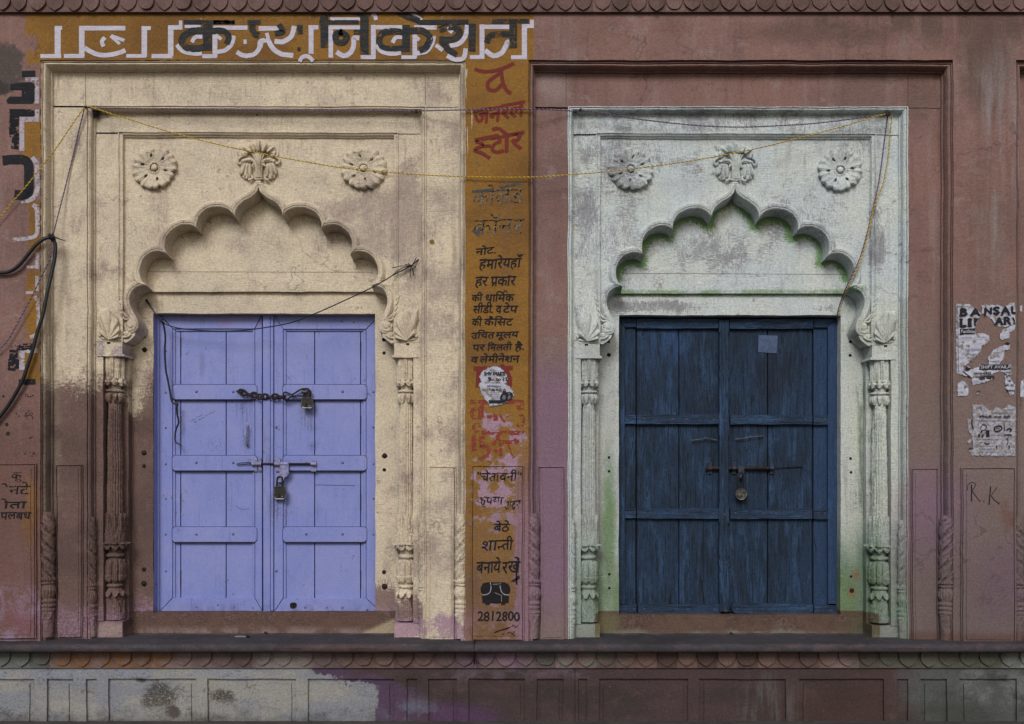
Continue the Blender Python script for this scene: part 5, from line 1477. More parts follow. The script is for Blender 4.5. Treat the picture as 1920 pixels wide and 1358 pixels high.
# ================================================================== sign writing
NAVY = mat_paint('faded_navy_sign_paint', (0.017, 0.024, 0.031), (0.04, 0.038, 0.032), 0.375, 9, 0.12, (26, 3))
NAVY2 = mat_paint('black_sign_paint', (0.012, 0.013, 0.018), (0.018, 0.018, 0.022), 0.385, 7, 0.03)
WHITE = mat_paint('white_sign_paint', (0.52, 0.50, 0.58), (0.44, 0.42, 0.50), 0.34, 6, 0.03)
WHITEW = mat_paint('worn_white_sign_paint', (0.42, 0.385, 0.43), (0.34, 0.30, 0.33), 0.44, 5, 0.03)
REDP = mat_paint('red_sign_paint', (0.165, 0.026, 0.020), (0.135, 0.025, 0.02), 0.36, 9, 0.03)
REDW = mat_paint('flaking_red_sign_paint', (0.235, 0.04, 0.026), (0.20, 0.036, 0.028), 0.475, 9, 0.02)
BLKP = mat_paint('black_lettering_paint', (0.010, 0.009, 0.012), (0.014, 0.012, 0.014), 0.33, 5, 0.03)
BLKW = mat_paint('flaking_black_lettering_paint', (0.012, 0.010, 0.012), (0.016, 0.013, 0.014), 0.49, 7, 0.02)
GHOST = mat_paint('ghost_grey_lettering_paint', (0.11, 0.10, 0.085), (0.20, 0.165, 0.12), 0.475, 6, 0.10, (6, 6))
PAPER = mat_plain('printed_paper', (0.44, 0.45, 0.53), 0.85, 0.2, (0.36, 0.37, 0.45), sc=12)
PAPERG = mat_plain('weathered_paper', (0.36, 0.36, 0.41), 0.9, 0.3, (0.22, 0.21, 0.24), sc=5)
BACKING = mat_plain('torn_paper_fibre', (0.30, 0.28, 0.27), 0.95, 0.4, (0.20, 0.165, 0.145), sc=4)
INK = mat_plain('printing_ink', (0.014, 0.013, 0.018), 0.8, 0.3)
GINK = mat_plain('grey_printing_ink', (0.14, 0.135, 0.165), 0.85, 0.3)
PEN = mat_plain('pencil_line', (0.075, 0.075, 0.16), 0.8, 0.3)

def strokes(name, lst, org, k, w, d, mat, parent=B, smooth=True, label=None, taper=0.0):
    m2 = MB(); dd = d
    if mat is WHITE: lst = [(p, q * 1.1) for p, q in lst]
    for s in lst:
        ww = w
        if isinstance(s, tuple): s, ww = s
        m2.stroke([(org[0] + x / k, org[1] + y / k) for x, y in s], ww / k, dd, smooth, taper); dd -= 0.012
    o = m2.build(name, mat, parent)
    if label: o['label'] = label
    return o
GC = {}
def glyphs(txt):
    """outline of a piece of text from Blender's own font: (verts, faces, island of each vert)"""
    if txt in GC: return GC[txt]
    c = bpy.data.curves.new('lettering', 'FONT'); c.body = txt; c.size = 1; c.resolution_u = 3
    o = bpy.data.objects.new('lettering', c); COL.objects.link(o)
    dg = bpy.context.evaluated_depsgraph_get()
    me = bpy.data.meshes.new_from_object(o.evaluated_get(dg))
    vs = [v.co.copy() for v in me.vertices]; fs = [tuple(p.vertices) for p in me.polygons]
    bpy.data.objects.remove(o); bpy.data.curves.remove(c); bpy.data.meshes.remove(me)
    par = list(range(len(vs)))
    def fd(x):
        while par[x] != x: par[x] = par[par[x]]; x = par[x]
        return x
    for f in fs:
        for i in f[1:]: par[fd(i)] = fd(f[0])
    ids = {}; isl = []
    for i in range(len(vs)):
        r = fd(i); isl.append(ids.setdefault(r, len(ids)))
    GC[txt] = (vs, fs, isl); return GC[txt]
def letter(m2, txt, u0, u1, vt, vb, d, slope=0.0, shear=0.0, bold=0.0, H=0.62, clip=None):
    """fit the text between u0 and u1, its head line at vt and its foot at vb"""
    vs, fs, isl = glyphs(txt)
    if not vs: return
    x0 = min(v.x for v in vs); x1 = max(v.x for v in vs)
    if clip: x1 = x0 + (x1 - x0)
    sx = (u1 - u0) / (x1 - x0); sy = (vb - vt) / H
    offs = [(0, 0)] if not bold else [(0, 0), (bold, 0), (0, bold), (-bold, 0), (0, -bold)]
    for n, (ox, oy) in enumerate(offs):
        ids = []
        for v, k in zip(vs, isl):
            x = u0 + (v.x - x0) * sx; y = vb - v.y * sy
            x += shear * (vb - y); y += slope * (x - u0)
            hx = Vector((x * 0.11, y * 0.11, k * 3.1 + vb * 0.01)); am = 0.055 * abs(vb - vt)
            x += am * mnoise.noise(hx); y += am * mnoise.noise(hx + Vector((7, 3, 1))) + 0.03 * abs(vb - vt) * math.sin(k * 2.4 + vb)
            ids.append(m2.add(m2.W(x + ox, y + oy, d - 0.012 * k - 0.004 * n)))
        for f in fs: m2.face([ids[i] for i in f])
def line(name, items, org, k, d, mat, parent=B, bold=0.25, shear=0.12, H=0.62, label=None):
    m2 = MB()
    for it in items:
        txt, a, b_, vt, vb = it[:5]; sl = it[5] if len(it) > 5 else -0.04
        if isinstance(txt, list):
            m2.stroke([(org[0] + x / k, org[1] + y / k) for x, y in txt], a / k, d - 0.2, True)
            continue
        letter(m2, txt, org[0] + a / k, org[0] + b_ / k, org[1] + vt / k, org[1] + vb / k, d, sl, shear, bold, H)
    o = m2.build(name, mat, parent)
    if label: o['label'] = label
    return o
K = 3.836
# heading: white shadow letters
HW = 30
z1 = [([(290, 405), (440, 405)], 26), ([(415, 400), (415, 190)], 40), ([(398, 202), (447, 202)], 26), ([(588, 416), (588, 188)], 36), ([(460, 403), (600, 403)], 26), ([(572, 203), (902, 203)], 30),
      ([(608, 345), (680, 385), (760, 398), (840, 385), (902, 362)], 30), ([(755, 270), (733, 300), (745, 335)], 26), ([(795, 258), (862, 318)], 20), ([(800, 258), (895, 292)], 22),
      ([(1038, 412), (1038, 188)], 36), ([(908, 403), (1050, 403)], 24), ([(1020, 203), (1085, 203)], 26), ([(1090, 405), (1240, 405)], 28), ([(1228, 405), (1228, 186)], 36), ([(1212, 198), (1312, 198)], 30), ([(1299, 148), (1299, 210)], 22),
      ([(1272, 322), (1310, 365), (1380, 385), (1452, 385)], 28), ([(1455, 405), (1555, 405)], 26), ([(1546, 248), (1546, 415)], 32), ([(1552, 375), (1620, 362), (1665, 320), (1682, 258)], 28), ([(1455, 265), (1405, 268), (1380, 305)], 26), ([(1552, 252), (1592, 285)], 22),
      ([(1328, 190), (1442, 192)], 20), ([(1535, 200), (1780, 200)], 28), ([(1763, 285), (1763, 318)], 20), ([(1702, 375), (1760, 402), (1830, 390), (1865, 345), (1872, 300), (1905, 290)], 30)]
strokes('white_letter_shadow', [(p, w) if True else 0 for p, w in z1], (0, 0), K, HW, -0.35, WHITE, label='white outlines of the missing and faded letters at the left of the Hindi heading')
z2 = [([(325, 205), (470, 205)], 30), ([(340, 345), (352, 300), (392, 287), (384, 238)], 24), ([(395, 290), (430, 350), (490, 390), (575, 400)], 32), ([(440, 298), (500, 300), (560, 262), (582, 188)], 32),
      ([(703, 190), (703, 388)], 32), ([(684, 198), (756, 198)], 28), ([(620, 442), (640, 412), (680, 405), (718, 440)], 26), ([(845, 415), (845, 188)], 30), ([(832, 198), (1062, 198)], 26), ([(840, 138), (1062, 138)], 22),
      ([(885, 375), (940, 402), (990, 375), (1010, 320), (1012, 275), (1050, 275)], 32), ([(1151, 420), (1151, 180)], 32), ([(1060, 412), (1165, 412)], 26), ([(1140, 198), (1362, 198)], 28), ([(1138, 105), (1160, 110), (1170, 145)], 26),
      ([(1172, 325), (1210, 370), (1280, 386), (1350, 380)], 28), ([(1352, 412), (1460, 412)], 24), ([(1449, 250), (1449, 418)], 30), ([(1460, 385), (1530, 370), (1570, 320), (1586, 258)], 30), ([(1360, 268), (1310, 272), (1290, 310)], 26), ([(1440, 255), (1482, 288)], 24), ([(1444, 198), (1606, 198)], 28), ([(1430, 100), (1500, 148)], 26),
      ([(1600, 325), (1650, 365)], 26), ([(1680, 402), (1740, 427), (1800, 418), (1815, 350)], 30), ([(1700, 332), (1770, 312), (1815, 255), (1826, 180)], 30), ([(1712, 188), (1694, 210), (1720, 235)], 26), ([(1845, 412), (1918, 412)], 26)]
strokes('white_letter_shadow', z2, (400, 0), K, HW, -0.35, WHITE, label='white outlines of the middle letters of the Hindi heading')
z3 = [([(398, 425), (398, 178)], 32), ([(310, 412), (410, 412)], 26), ([(380, 194), (602, 194)], 28), ([(420, 362), (480, 402), (540, 380), (570, 330), (582, 305), (600, 305)], 32), ([(703, 425), (703, 178)], 34), ([(607, 412), (722, 412)], 26), ([(688, 188), (772, 188)], 26), ([(757, 142), (757, 202)], 26)]
strokes('white_letter_shadow', z3, (800, 0), K, HW, -0.35, WHITE, label='white outlines of the last letters of the Hindi heading')
# heading: faded navy faces
n1 = [([(1322, 160), (1690, 160)], 30), ([(1492, 150), (1492, 365)], 62), ([(1478, 225), (1390, 222), (1320, 262), (1310, 310), (1350, 345), (1420, 350), (1478, 340)], 50), ([(1520, 225), (1600, 222), (1645, 262), (1630, 318)], 44)]
strokes('navy_letter', n1, (0, 0), K, 44, -0.75, NAVY, label='faded navy first letter of the Hindi heading')
n2 = [([(0, 160), (150, 160)], 28), ([(245, 162), (340, 160)], 34), ([(282, 150), (285, 230), (330, 255)], 46), ([(470, 175), (500, 230), (440, 240)], 40), ([(622, 180), (626, 245)], 40), ([(616, 340), (616, 368)], 24),
      ([(762, 160), (1045, 160)], 30), ([(796, 110), (800, 345)], 56), ([(800, 112), (900, 92), (1010, 92), (1110, 130)], 24), ([(1086, 120), (1086, 392)], 62), ([(905, 225), (960, 262), (935, 305), (890, 300), (880, 250), (930, 230)], 46), ([(1010, 232), (1055, 232)], 36),
      ([(1190, 300), (1215, 240), (1290, 225), (1365, 235)], 46), ([(1190, 290), (1220, 340), (1300, 350), (1372, 345)], 40), ([(1386, 180), (1386, 372)], 56), ([(1410, 222), (1500, 222), (1558, 270), (1530, 340), (1480, 365)], 48), ([(1320, 80), (1400, 120), (1482, 150)], 44), ([(1480, 160), (1835, 158)], 34)]
for a_, b_, t_ in ((0, 3, 'second'), (3, 6, 'third'), (6, 12, 'fourth'), (12, 18, 'fifth')): strokes('navy_letter', n2[a_:b_], (400, 0), K, 44, -0.75 - a_ * 0.012, NAVY, label='faded navy %s letter of the Hindi heading' % t_)
n3 = [([(90, 215), (150, 195), (220, 205), (235, 250), (180, 285), (90, 285)], 48), ([(110, 300), (160, 360), (220, 395)], 44), ([(328, 170), (325, 372)], 52), ([(470, 155), (735, 152)], 32), ([(622, 150), (622, 345)], 56), ([(432, 310), (450, 265), (500, 248), (600, 246)], 44)]
strokes('navy_letter', n3, (800, 0), K, 44, -0.75, NAVY, label='faded navy last letters of the Hindi heading')
# left pilaster: cut-off big letters
k4 = 4.38; o4 = (0, 120)
strokes('white_letter_shadow', [([(210, 128), (320, 128)], 36), ([(302, 150), (302, 325)], 36), ([(302, 375), (302, 470)], 36), ([(160, 455), (318, 455)], 42), ([(180, 470), (180, 715)], 40), ([(262, 768), (300, 820), (304, 900), (304, 1040), (260, 1110), (170, 1128)], 38), ([(268, 1158), (302, 1195), (308, 1360)], 36)], o4, k4, 36, -0.35, WHITEW, smooth=True, label='white edges of the cut-off letters on the left pilaster')
strokes('white_letter_shadow', [([(262, 170), (270, 220), (268, 360), (230, 405), (95, 420)], 28), ([(266, 510), (266, 630)], 24), ([(190, 617), (275, 617)], 20), ([(266, 682), (266, 790)], 24), ([(185, 802), (250, 800)], 20), ([(250, 828), (270, 880), (272, 1080), (215, 1122)], 26), ([(158, 1225), (158, 1358)], 40), ([(140, 1220), (275, 1220)], 34)], (0, 340), K, 26, -0.35, WHITEW, smooth=True, label='white edges of the lower cut-off letters on the left pilaster')
strokes('navy_letter', [([(180, 82), (290, 78)], 50)], o4, k4, 50, -0.75, NAVY2, smooth=False)
m2 = MB()
m2.flat([(x / k4, 120 + y / k4) for x, y in [(180, 152), (262, 150), (285, 165), (285, 300), (265, 327), (62, 326), (50, 300), (80, 268), (178, 268), (178, 216), (80, 212), (86, 165)]], -0.7)
m2.build('navy_letter', NAVY2, B)
strokes('navy_letter', [([(78, 402), (286, 402)], 62), ([(118, 432), (112, 520), (116, 600)], 78), ([(130, 600), (120, 700)], 60)], o4, k4, 60, -0.75, mat_paint('chipped_black_sign_paint', (0.012, 0.013, 0.018), None, 0.45, 8, 0.02), smooth=False)
strokes('navy_letter', [([(20, 792), (150, 785), (215, 800), (235, 850), (236, 1000), (228, 1060), (180, 1078), (118, 1074)], 78)], o4, k4, 78, -0.75, NAVY2)
strokes('navy_letter', [([(120, 42), (245, 40)], 48), ([(95, 60), (95, 130)], 60), ([(98, 128), (92, 205)], 78)], (0, 640), 3.77, 50, -0.75, mat_paint('spotted_black_sign_paint', (0.012, 0.013, 0.018), None, 0.47, 8, 0.02), smooth=False)
strokes('navy_letter', [([(132, 288), (250, 286)], 40)], (0, 640), 3.77, 40, -0.75, NAVY2, smooth=False)
# red words
strokes('red_letter', [([(345, 497), (420, 515), (520, 502), (630, 455)], 26), ([(545, 515), (490, 552), (440, 595), (450, 645), (500, 648), (545, 600)], 26), ([(535, 510), (548, 590), (575, 650), (608, 672)], 28)], (800, 0), K, 28, -0.5, REDP, label='red Hindi letter at the top of the ochre strip')
line('red_letter', [('जनरल', 335, 700, 800, 905, -0.20)], (800, 0), K, -0.5, REDP, bold=1.5, shear=0.05, label='slanting red Hindi word below the top cord')
m2b = MB(); letter(m2b, 'ट', 800 + 455 / K, 800 + 560 / K, 990 / K, 1110 / K, -0.5, -0.17, 0.05, 1.4); letter(m2b, 'ार', 800 + 545 / K, 800 + 690 / K, 972 / K, 1100 / K, -0.65, -0.17, 0.05, 1.4)
for pts, w in (([(345, 1008), (520, 975)], 28), ([(352, 1015), (405, 1040), (345, 1078), (395, 1100), (455, 1138)], 24), ([(400, 1052), (462, 1050)], 22), ([(470, 932), (520, 925), (572, 962)], 24)):
    m2b.stroke([(800 + x / K, y / K) for x, y in pts], w / K, -0.9)
m2b.build('red_letter', REDP, B)['label'] = 'slanting red Hindi word third on the ochre strip'
line('ghost_letter', [('कोल्ड', 330, 560, 1400 - 340 * K + 0, 1500 - 340 * K + 0)] if False else [('कोलड', 325, 690, 75, 175, -0.06)], (800, 340), K, -0.5, GHOST, bold=0.8, label='worn grey ghost of a Hindi word on the ochre strip')
line('ghost_letter', [('कॉनर', 325, 690, 285, 390, -0.05)], (800, 340), K, -0.5, GHOST, bold=0.8, label='worn grey ghost of a second Hindi word on the ochre strip')
strokes('ghost_letter', [([(325, 75), (480, 62)], 20), ([(525, 45), (690, 10)], 18), ([(330, 350), (370, 380), (385, 330)], 22)], (800, 340), K, 18, -0.6, mat_paint('slate_ghost_paint', (0.05, 0.055, 0.06), (0.08, 0.075, 0.06), 0.43, 6, 0.06), smooth=False)
strokes('ghost_letter', [([(355, 1160), (400, 1195)], 14), ([(330, 1300), (380, 1340)], 12), ([(520, 1340), (690, 1315)], 14)], (800, 0), K, 14, -0.6, GHOST, smooth=False)
# black notice
k5 = 5.657; o5 = (860, 450)
for nm, items in (
    ('first', [('नोट.', 175, 392, 100, 165, -0.12)]),
    ('second', [('हमारेयहाँ', 212, 662, 212, 308, -0.045)]),
    ('third', [('हर', 168, 305, 396, 492, -0.02), ('पकार', 332, 600, 392, 490, -0.03), ([(350, 470), (372, 470), (352, 492)], 9, 0, 0, 0)]),
    ('fourth', [('की', 135, 245, 585, 650, -0.05), ('धािमक', 282, 582, 582, 655, -0.02), ([(478, 568), (486, 540), (510, 545), (515, 560)], 9, 0, 0, 0)]),
    ('fifth', [('सीडी.', 148, 362, 700, 778, -0.02), ('व', 388, 452, 700, 778, -0.02), ('टेप', 465, 622, 700, 772, -0.02)]),
    ('sixth', [('की', 135, 240, 842, 915, -0.04), ('कैिसट', 265, 568, 842, 912, -0.03)]),
    ('seventh', [('उिचत', 128, 375, 985, 1048, -0.03), ('मूलय', 390, 632, 980, 1040, -0.03)]),
    ('eighth', [('पर', 142, 272, 1112, 1176, 0.0), ('िमलती', 300, 558, 1112, 1174, -0.02), ('है.', 592, 692, 1105, 1170, -0.02)]),
    ('last', [('व', 125, 200, 1238, 1305, 0), ('लेमीनेशन', 220, 640, 1236, 1304, -0.02)])):
    line('black_lettering', items, o5, k5, -0.5, BLKP, bold=0.48, shear=0.14, label='%s line of small black Hindi writing on the ochre strip' % nm)
# red cold-drinks words, half scraped away
k6 = 6.79; o6 = (860, 680)
RB = [([(145, 500), (830, 500)], 56), ([(285, 520), (285, 730)], 66), ([(270, 610), (200, 590), (165, 640), (200, 705), (270, 690)], 46), ([(360, 690), (420, 690)], 40), ([(470, 640), (470, 740)], 56), ([(520, 660), (555, 720), (590, 760)], 26), ([(610, 680), (640, 680)], 30), ([(785, 530), (785, 600)], 90), ([(780, 650), (825, 720), (800, 800), (740, 790)], 46)]
strokes('red_letter', RB, o6, k6, 50, -0.5, REDW, smooth=True, label='flaking red Hindi word below the torn flyer')
RB2 = [([(190, 850), (195, 800), (240, 785), (280, 830)], 36), ([(135, 895), (832, 895)], 56), ([(192, 900), (195, 1130)], 60), ([(345, 950), (270, 960), (260, 1000), (310, 1030), (280, 1060), (380, 1075)], 40), ([(370, 1080), (380, 1160), (300, 1220), (250, 1240)], 44), ([(330, 1210), (425, 1290)], 14), ([(500, 920), (500, 990)], 46), ([(430, 1060), (470, 1010), (540, 1000)], 44), ([(530, 990), (535, 1090), (540, 1190)], 40), ([(450, 1120), (500, 1130)], 40), ([(550, 1010), (680, 1010), (770, 1000)], 44), ([(610, 1000), (650, 1090), (700, 1235)], 24), ([(715, 960), (740, 1030)], 40)]
strokes('red_letter', RB2, o6, k6, 50, -0.5, REDW, smooth=True, label='flaking red Hindi word just above the raised panel')
strokes('red_letter', [([(190, 80), (690, 70)], 60), ([(260, 90), (250, 320)], 70), ([(600, 90), (650, 200), (650, 310)], 60), ([(555, 15), (555, 45)], 50)], o6, k6, 50, -0.3, REDP, smooth=False, label='red letters half hidden by the torn flyer')
# panel: warning, phone and number
k7 = 3.994; o7 = (860, 870)
line('black_lettering', [('"चेतावनी"', 135, 462, 72, 132, -0.02)], o7, k7, -7.5, BLKW, bold=0.5, label='flaking first line of the warning on the raised panel')
line('black_lettering', [('कृपया', 132, 330, 248, 300, 0.0), ('अंदर', 340, 456, 290, 355, -0.15)], o7, k7, -7.5, BLKW, bold=0.5, label='nearly lost second line of the warning on the raised panel')
line('black_lettering', [('बेठे', 260, 380, 452, 508, -0.03)], o7, k7, -7.5, BLKP, bold=0.5, shear=0.1, label='single black Hindi word in the middle of the raised panel')
m2 = MB(); letter(m2, 'शा', o7[0] + 170 / k7, o7[0] + 288 / k7, o7[1] + 580 / k7, o7[1] + 652 / k7, -7.5, -0.06, 0.1, 0.35); letter(m2, 'ती', o7[0] + 322 / k7, o7[0] + 402 / k7, o7[1] + 572 / k7, o7[1] + 645 / k7, -7.7, -0.06, 0.1, 0.35)
for pts in ([(280, 576), (345, 572)], [(292, 622), (325, 618), (330, 605)], [(296, 622), (300, 638)]): m2.stroke([(o7[0] + x / k7, o7[1] + y / k7) for x, y in pts], 2.4, -8.0)
m2.build('black_lettering', BLKP, B)['label'] = 'black Hindi word above the last line of the warning'
line('black_lettering', [('बनाये', 130, 312, 738, 818, -0.03), ('रखें', 322, 456, 735, 818, -0.03), ([(432, 735), (434, 905)], 14, 0, 0, 0), ([(395, 882), (455, 838)], 9, 0, 0, 0), ([(410, 885), (458, 850)], 8, 0, 0, 0)], o7, k7, -7.5, BLKP, bold=0.5, shear=0.08, label='last line of the warning, over the painted telephone')
# telephone
ph = MB()
def zp(pts): return [(800 + x / K, 1004 + y / K) for x, y in pts]
ph.flat(zp([(388, 405), (388, 375), (405, 345), (440, 337), (560, 337), (590, 352), (603, 385), (600, 412), (585, 428), (592, 436), (590, 486), (566, 490), (564, 501), (538, 501), (534, 490), (456, 490), (452, 501), (424, 501), (420, 490), (402, 486), (396, 436), (402, 428)]), -7.5)
ph.mi = 1
for pts, w in (([(458, 340), (463, 375), (455, 408), (430, 426), (400, 428)], 5), ([(528, 342), (530, 378), (540, 408), (562, 426), (592, 428)], 5), ([(476, 352), (520, 350)], 2.5), ([(538, 436), (538, 482)], 2.5), ([(490, 412), (545, 436)], 2)):
    ph.stroke(zp(pts), w / K, -7.6)
ph.build('painted_telephone', [mat_paint('scratched_black_paint', (0.009, 0.008, 0.010), (0.016, 0.013, 0.013), 0.345, 4, 0.03), WHITEW], B)['label'] = 'black pictogram of an old desk telephone'
line('painted_number', [('2812800', 368, 668, 548, 615, 0)], (800, 1004), K, -7.5, BLKP, bold=0.5, shear=0.02, H=0.69, label='telephone number below the black telephone')
strokes('signature', [([(485, 700), (540, 680), (600, 662)], 9), ([(500, 690), (585, 672)], 6), ([(610, 660), (625, 645), (640, 660), (655, 648)], 6), ([(540, 712), (560, 708)], 7), ([(580, 706), (600, 695), (615, 708), (635, 690)], 6), ([(618, 712), (634, 722)], 6)], (800, 1004), K, 6, -7.5, BLKP, label='sign painter\'s scrawled signature')
# small words on the left pilaster
k8 = 3.77; o8 = (0, 640)
line('black_lettering', [('१९', 172, 235, 505, 545, 0)], o8, k8, -0.5, BLKW, bold=0.2)
line('black_lettering', [('कु', 75, 150, 925, 975, 0)], o8, k8, -7.5, BLKW, bold=0.5)
line('black_lettering', [('ेनटे', 5, 205, 1030, 1088, -0.05)], o8, k8, -7.5, BLKW, bold=0.5)
line('black_lettering', [('ोता', 0, 185, 1135, 1180, 0)], o8, k8, -7.5, BLKP, bold=0.45)
line('black_lettering', [('पलबध', 0, 215, 1210, 1258, 0)], o8, k8, -7.5, BLKP, bold=0.45)
m2 = MB()
for n_ in range(46):
    u, v = random.choice([(30 + random.uniform(0, 30), 776 + random.uniform(-6, 8)), (45 + random.uniform(0, 22), 852 + random.uniform(-5, 5)), (20 + random.uniform(0, 50), 850 + random.uniform(-2, 3)), (55 + random.uniform(0, 8), 822 + random.uniform(-5, 5)), (20 + random.uniform(0, 30), 648 + random.uniform(-6, 14)), (45 + random.uniform(0, 16), 742 + random.uniform(-3, 3))])
    m2.disc(u, v, -0.5 - 0.01 * n_, random.uniform(0.4, 1.5), 7, 0.3)
m2.build('paint_speckle', BLKP, B)
# R.K scrawl, door scribbles
k9 = 6.17; o9 = (1790, 740)
strokes('scrawled_initials', [([(195, 1040), (195, 1235)], 14), ([(148, 1105), (158, 1040), (210, 1015), (242, 1050), (202, 1112)], 8), ([(203, 1118), (240, 1170), (297, 1240)], 9), ([(330, 1236), (340, 1240)], 12), ([(418, 1062), (408, 1160), (398, 1278)], 14), ([(492, 1070), (455, 1120), (422, 1172)], 7), ([(422, 1172), (460, 1220), (520, 1268)], 10)], o9, k9, 9, -7.5, BLKP, label='black scrawled initials R.K on the right pilaster panel')
sc = []
for row, (x0, y0) in enumerate(((1372, 420), (1398, 430))):
    for n_ in range(8 + 6 * row):
        x = x0 + n_ * 11; y = y0 - n_ * 6.2
        sc.append([(x + random.uniform(-3, 3), y + random.uniform(-5, 5)), (x + 5, y + random.uniform(-8, 2)), (x + random.uniform(2, 9), y + random.uniform(-3, 6))])
strokes('pencil_scribble', sc, (0, 680), K, 2.6, 118.2, PEN, LD)
strokes('pencil_scribble', [([(730, 880), (860, 882), (1020, 885)], 4), ([(165, 1030), (200, 1055), (260, 1050)], 3)], (400, 680), K, 3, 118.2, PEN, LD)

# ================================================================== torn bills
def inside(p, poly):
    x, y = p; r = False; n = len(poly)
    for i in range(n):
        x1, y1 = poly[i]; x2, y2 = poly[i - 1]
        if (y1 > y) != (y2 > y) and x < (x2 - x1) * (y - y1) / (y2 - y1) + x1: r = not r
    return r
def paper(name, polys, org, k, d, mat, label, cell=0.8, rag=3.0, ero=0.0, seed=0.0, under=None):
    P = [[(org[0] + x / k, org[1] + y / k) for x, y in q] for q in polys]
    xs = [p[0] for q in P for p in q]; ys = [p[1] for q in P for p in q]
    x0, x1, y0, y1 = min(xs) - 2, max(xs) + 2, min(ys) - 2, max(ys) + 2
    nx = int((x1 - x0) / cell) + 1; ny = int((y1 - y0) / cell) + 1
    m2 = MB(); vid = {}
    def vt(i, j):
        if (i, j) not in vid:
            x = x0 + i * cell; y = y0 + j * cell
            vid[i, j] = m2.add(m2.W(x, y, d - 1.7 * (0.5 + mnoise.noise(Vector((x * 0.11, y * 0.11, seed)))) - 0.25 * mnoise.noise(Vector((x * 0.5, y * 0.5, seed)))))
        return vid[i, j]
    for j in range(ny):
        for i in range(nx):
            x = x0 + (i + 0.5) * cell; y = y0 + (j + 0.5) * cell
            a = mnoise.noise(Vector((x * 0.23, y * 0.23, seed))); b_ = mnoise.noise(Vector((x * 0.6, y * 0.6, seed + 5)))
            c_ = mnoise.noise(Vector((x * 0.23, y * 0.23, seed + 9)))
            q = (x + (a * 0.7 + b_ * 0.4) * rag, y + (c_ * 0.7 + b_ * 0.4) * rag)
            if not any(inside(q, p) for p in P): continue
            if ero and (mnoise.noise(Vector((x * 0.35, y * 0.35, seed + 3))) * 0.6 + mnoise.noise(Vector((x * 0.9, y * 0.9, seed + 4))) * 0.4) > ero: continue
            m2.face((vt(i, j), vt(i + 1, j), vt(i + 1, j + 1), vt(i, j + 1)))
    o = m2.build(name, mat, None)
    if name != 'paper_scrap' and not under: paper('torn_backing', polys, org, k, d + 0.5, BACKING, None, cell, rag * 2.1, 0.30, seed + 21, o)
    if under:
        o.location -= WLOC[under.name]; o.parent = under
        return o
    return tag(o, label, 'paper bill', 'paper scraps at the right edge' if name == 'paper_scrap' else None)
def fake_lines(m2, rows, org, k, d, w=4.0):
    """rows of tiny print"""
    for (x0, x1, y) in rows:
        x = x0
        while x < x1:
            L = random.uniform(5, 16)
            m2.stroke([(org[0] + x / k, org[1] + (y + random.uniform(-1.5, 1.5)) / k), (org[0] + min(x + L, x1) / k, org[1] + (y + random.uniform(-1.5, 1.5)) / k)], w / k * random.uniform(0.6, 1.2), d, False)
            x += L + random.uniform(3, 7)
# flyer on the ochre strip
F1 = paper('paper_flyer', [[(335, 95), (380, 65), (440, 50), (500, 58), (560, 85), (600, 140), (622, 200), (605, 285), (645, 310), (695, 370), (704, 410), (684, 455), (600, 505), (520, 538), (390, 552), (378, 510), (340, 470), (300, 410), (264, 300), (285, 240), (268, 190), (290, 130)]], o6, k6, -1.3, PAPER, 'torn white coaching class flyer pasted on the ochre strip above the red words', seed=2.0)
m2 = MB(); dI = -3.6
def L6(t, a, b_, vt, vb, bold=0.0, H=0.69): letter(m2, t, o6[0] + a / k6, o6[0] + b_ / k6, o6[1] + vt / k6, o6[1] + vb / k6, dI, 0, 0, bold, H)
L6('SHIV SHAKTI', 325, 590, 118, 163, 0.4); L6('9', 375, 412, 187, 232, 0.3); L6('th', 415, 450, 205, 230); L6('to 12', 475, 622, 190, 230, 0.3)
L6('J.P.S COACHING', 335, 530, 247, 264); L6('op', 575, 608, 250, 272, 0); L6('All Subject', 360, 535, 287, 308, 0.1); L6('Fully A.C.', 392, 545, 330, 358, 0.25)
L6('THEORY & TEST', 393, 528, 371, 386); L6('DISCUSSION', 397, 522, 399, 413)
m2.flat([(o6[0] + x / k6, o6[1] + y / k6) for x, y in [(382, 478), (540, 478), (610, 486), (590, 508), (520, 520), (384, 514)]], dI - 0.1)
m2.flat([(o6[0] + x / k6, o6[1] + y / k6) for x, y in [(525, 470), (530, 420), (560, 385), (568, 345), (585, 330), (602, 345), (604, 378), (640, 370), (668, 378), (692, 400), (690, 430), (672, 462), (620, 482), (560, 485)]], dI - 0.2)
m2.mi = 1
m2.flat([(o6[0] + x / k6, o6[1] + y / k6) for x, y in [(560, 420), (590, 410), (600, 450), (580, 478), (555, 462)]], dI - 0.4); m2.flat([(o6[0] + x / k6, o6[1] + y / k6) for x, y in [(632, 420), (650, 410), (668, 440), (650, 465), (625, 470)]], dI - 0.4)
m2.disc(o6[0] + 586 / k6, o6[1] + 352 / k6, dI - 0.4, 1.8); m2.disc(o6[0] + 640 / k6, o6[1] + 392 / k6, dI - 0.4, 1.8)
L6('Get upto', 400, 480, 487, 503); m2.mi = 2
fake_lines(m2, [(295, 365, 350), (300, 345, 366), (300, 350, 385), (320, 350, 408), (395, 520, 430), (430, 520, 446), (400, 515, 463), (352, 400, 95)], o6, k6, dI - 0.3, 5)
m2.build('flyer_print', [INK, GINK, GINK], F1)
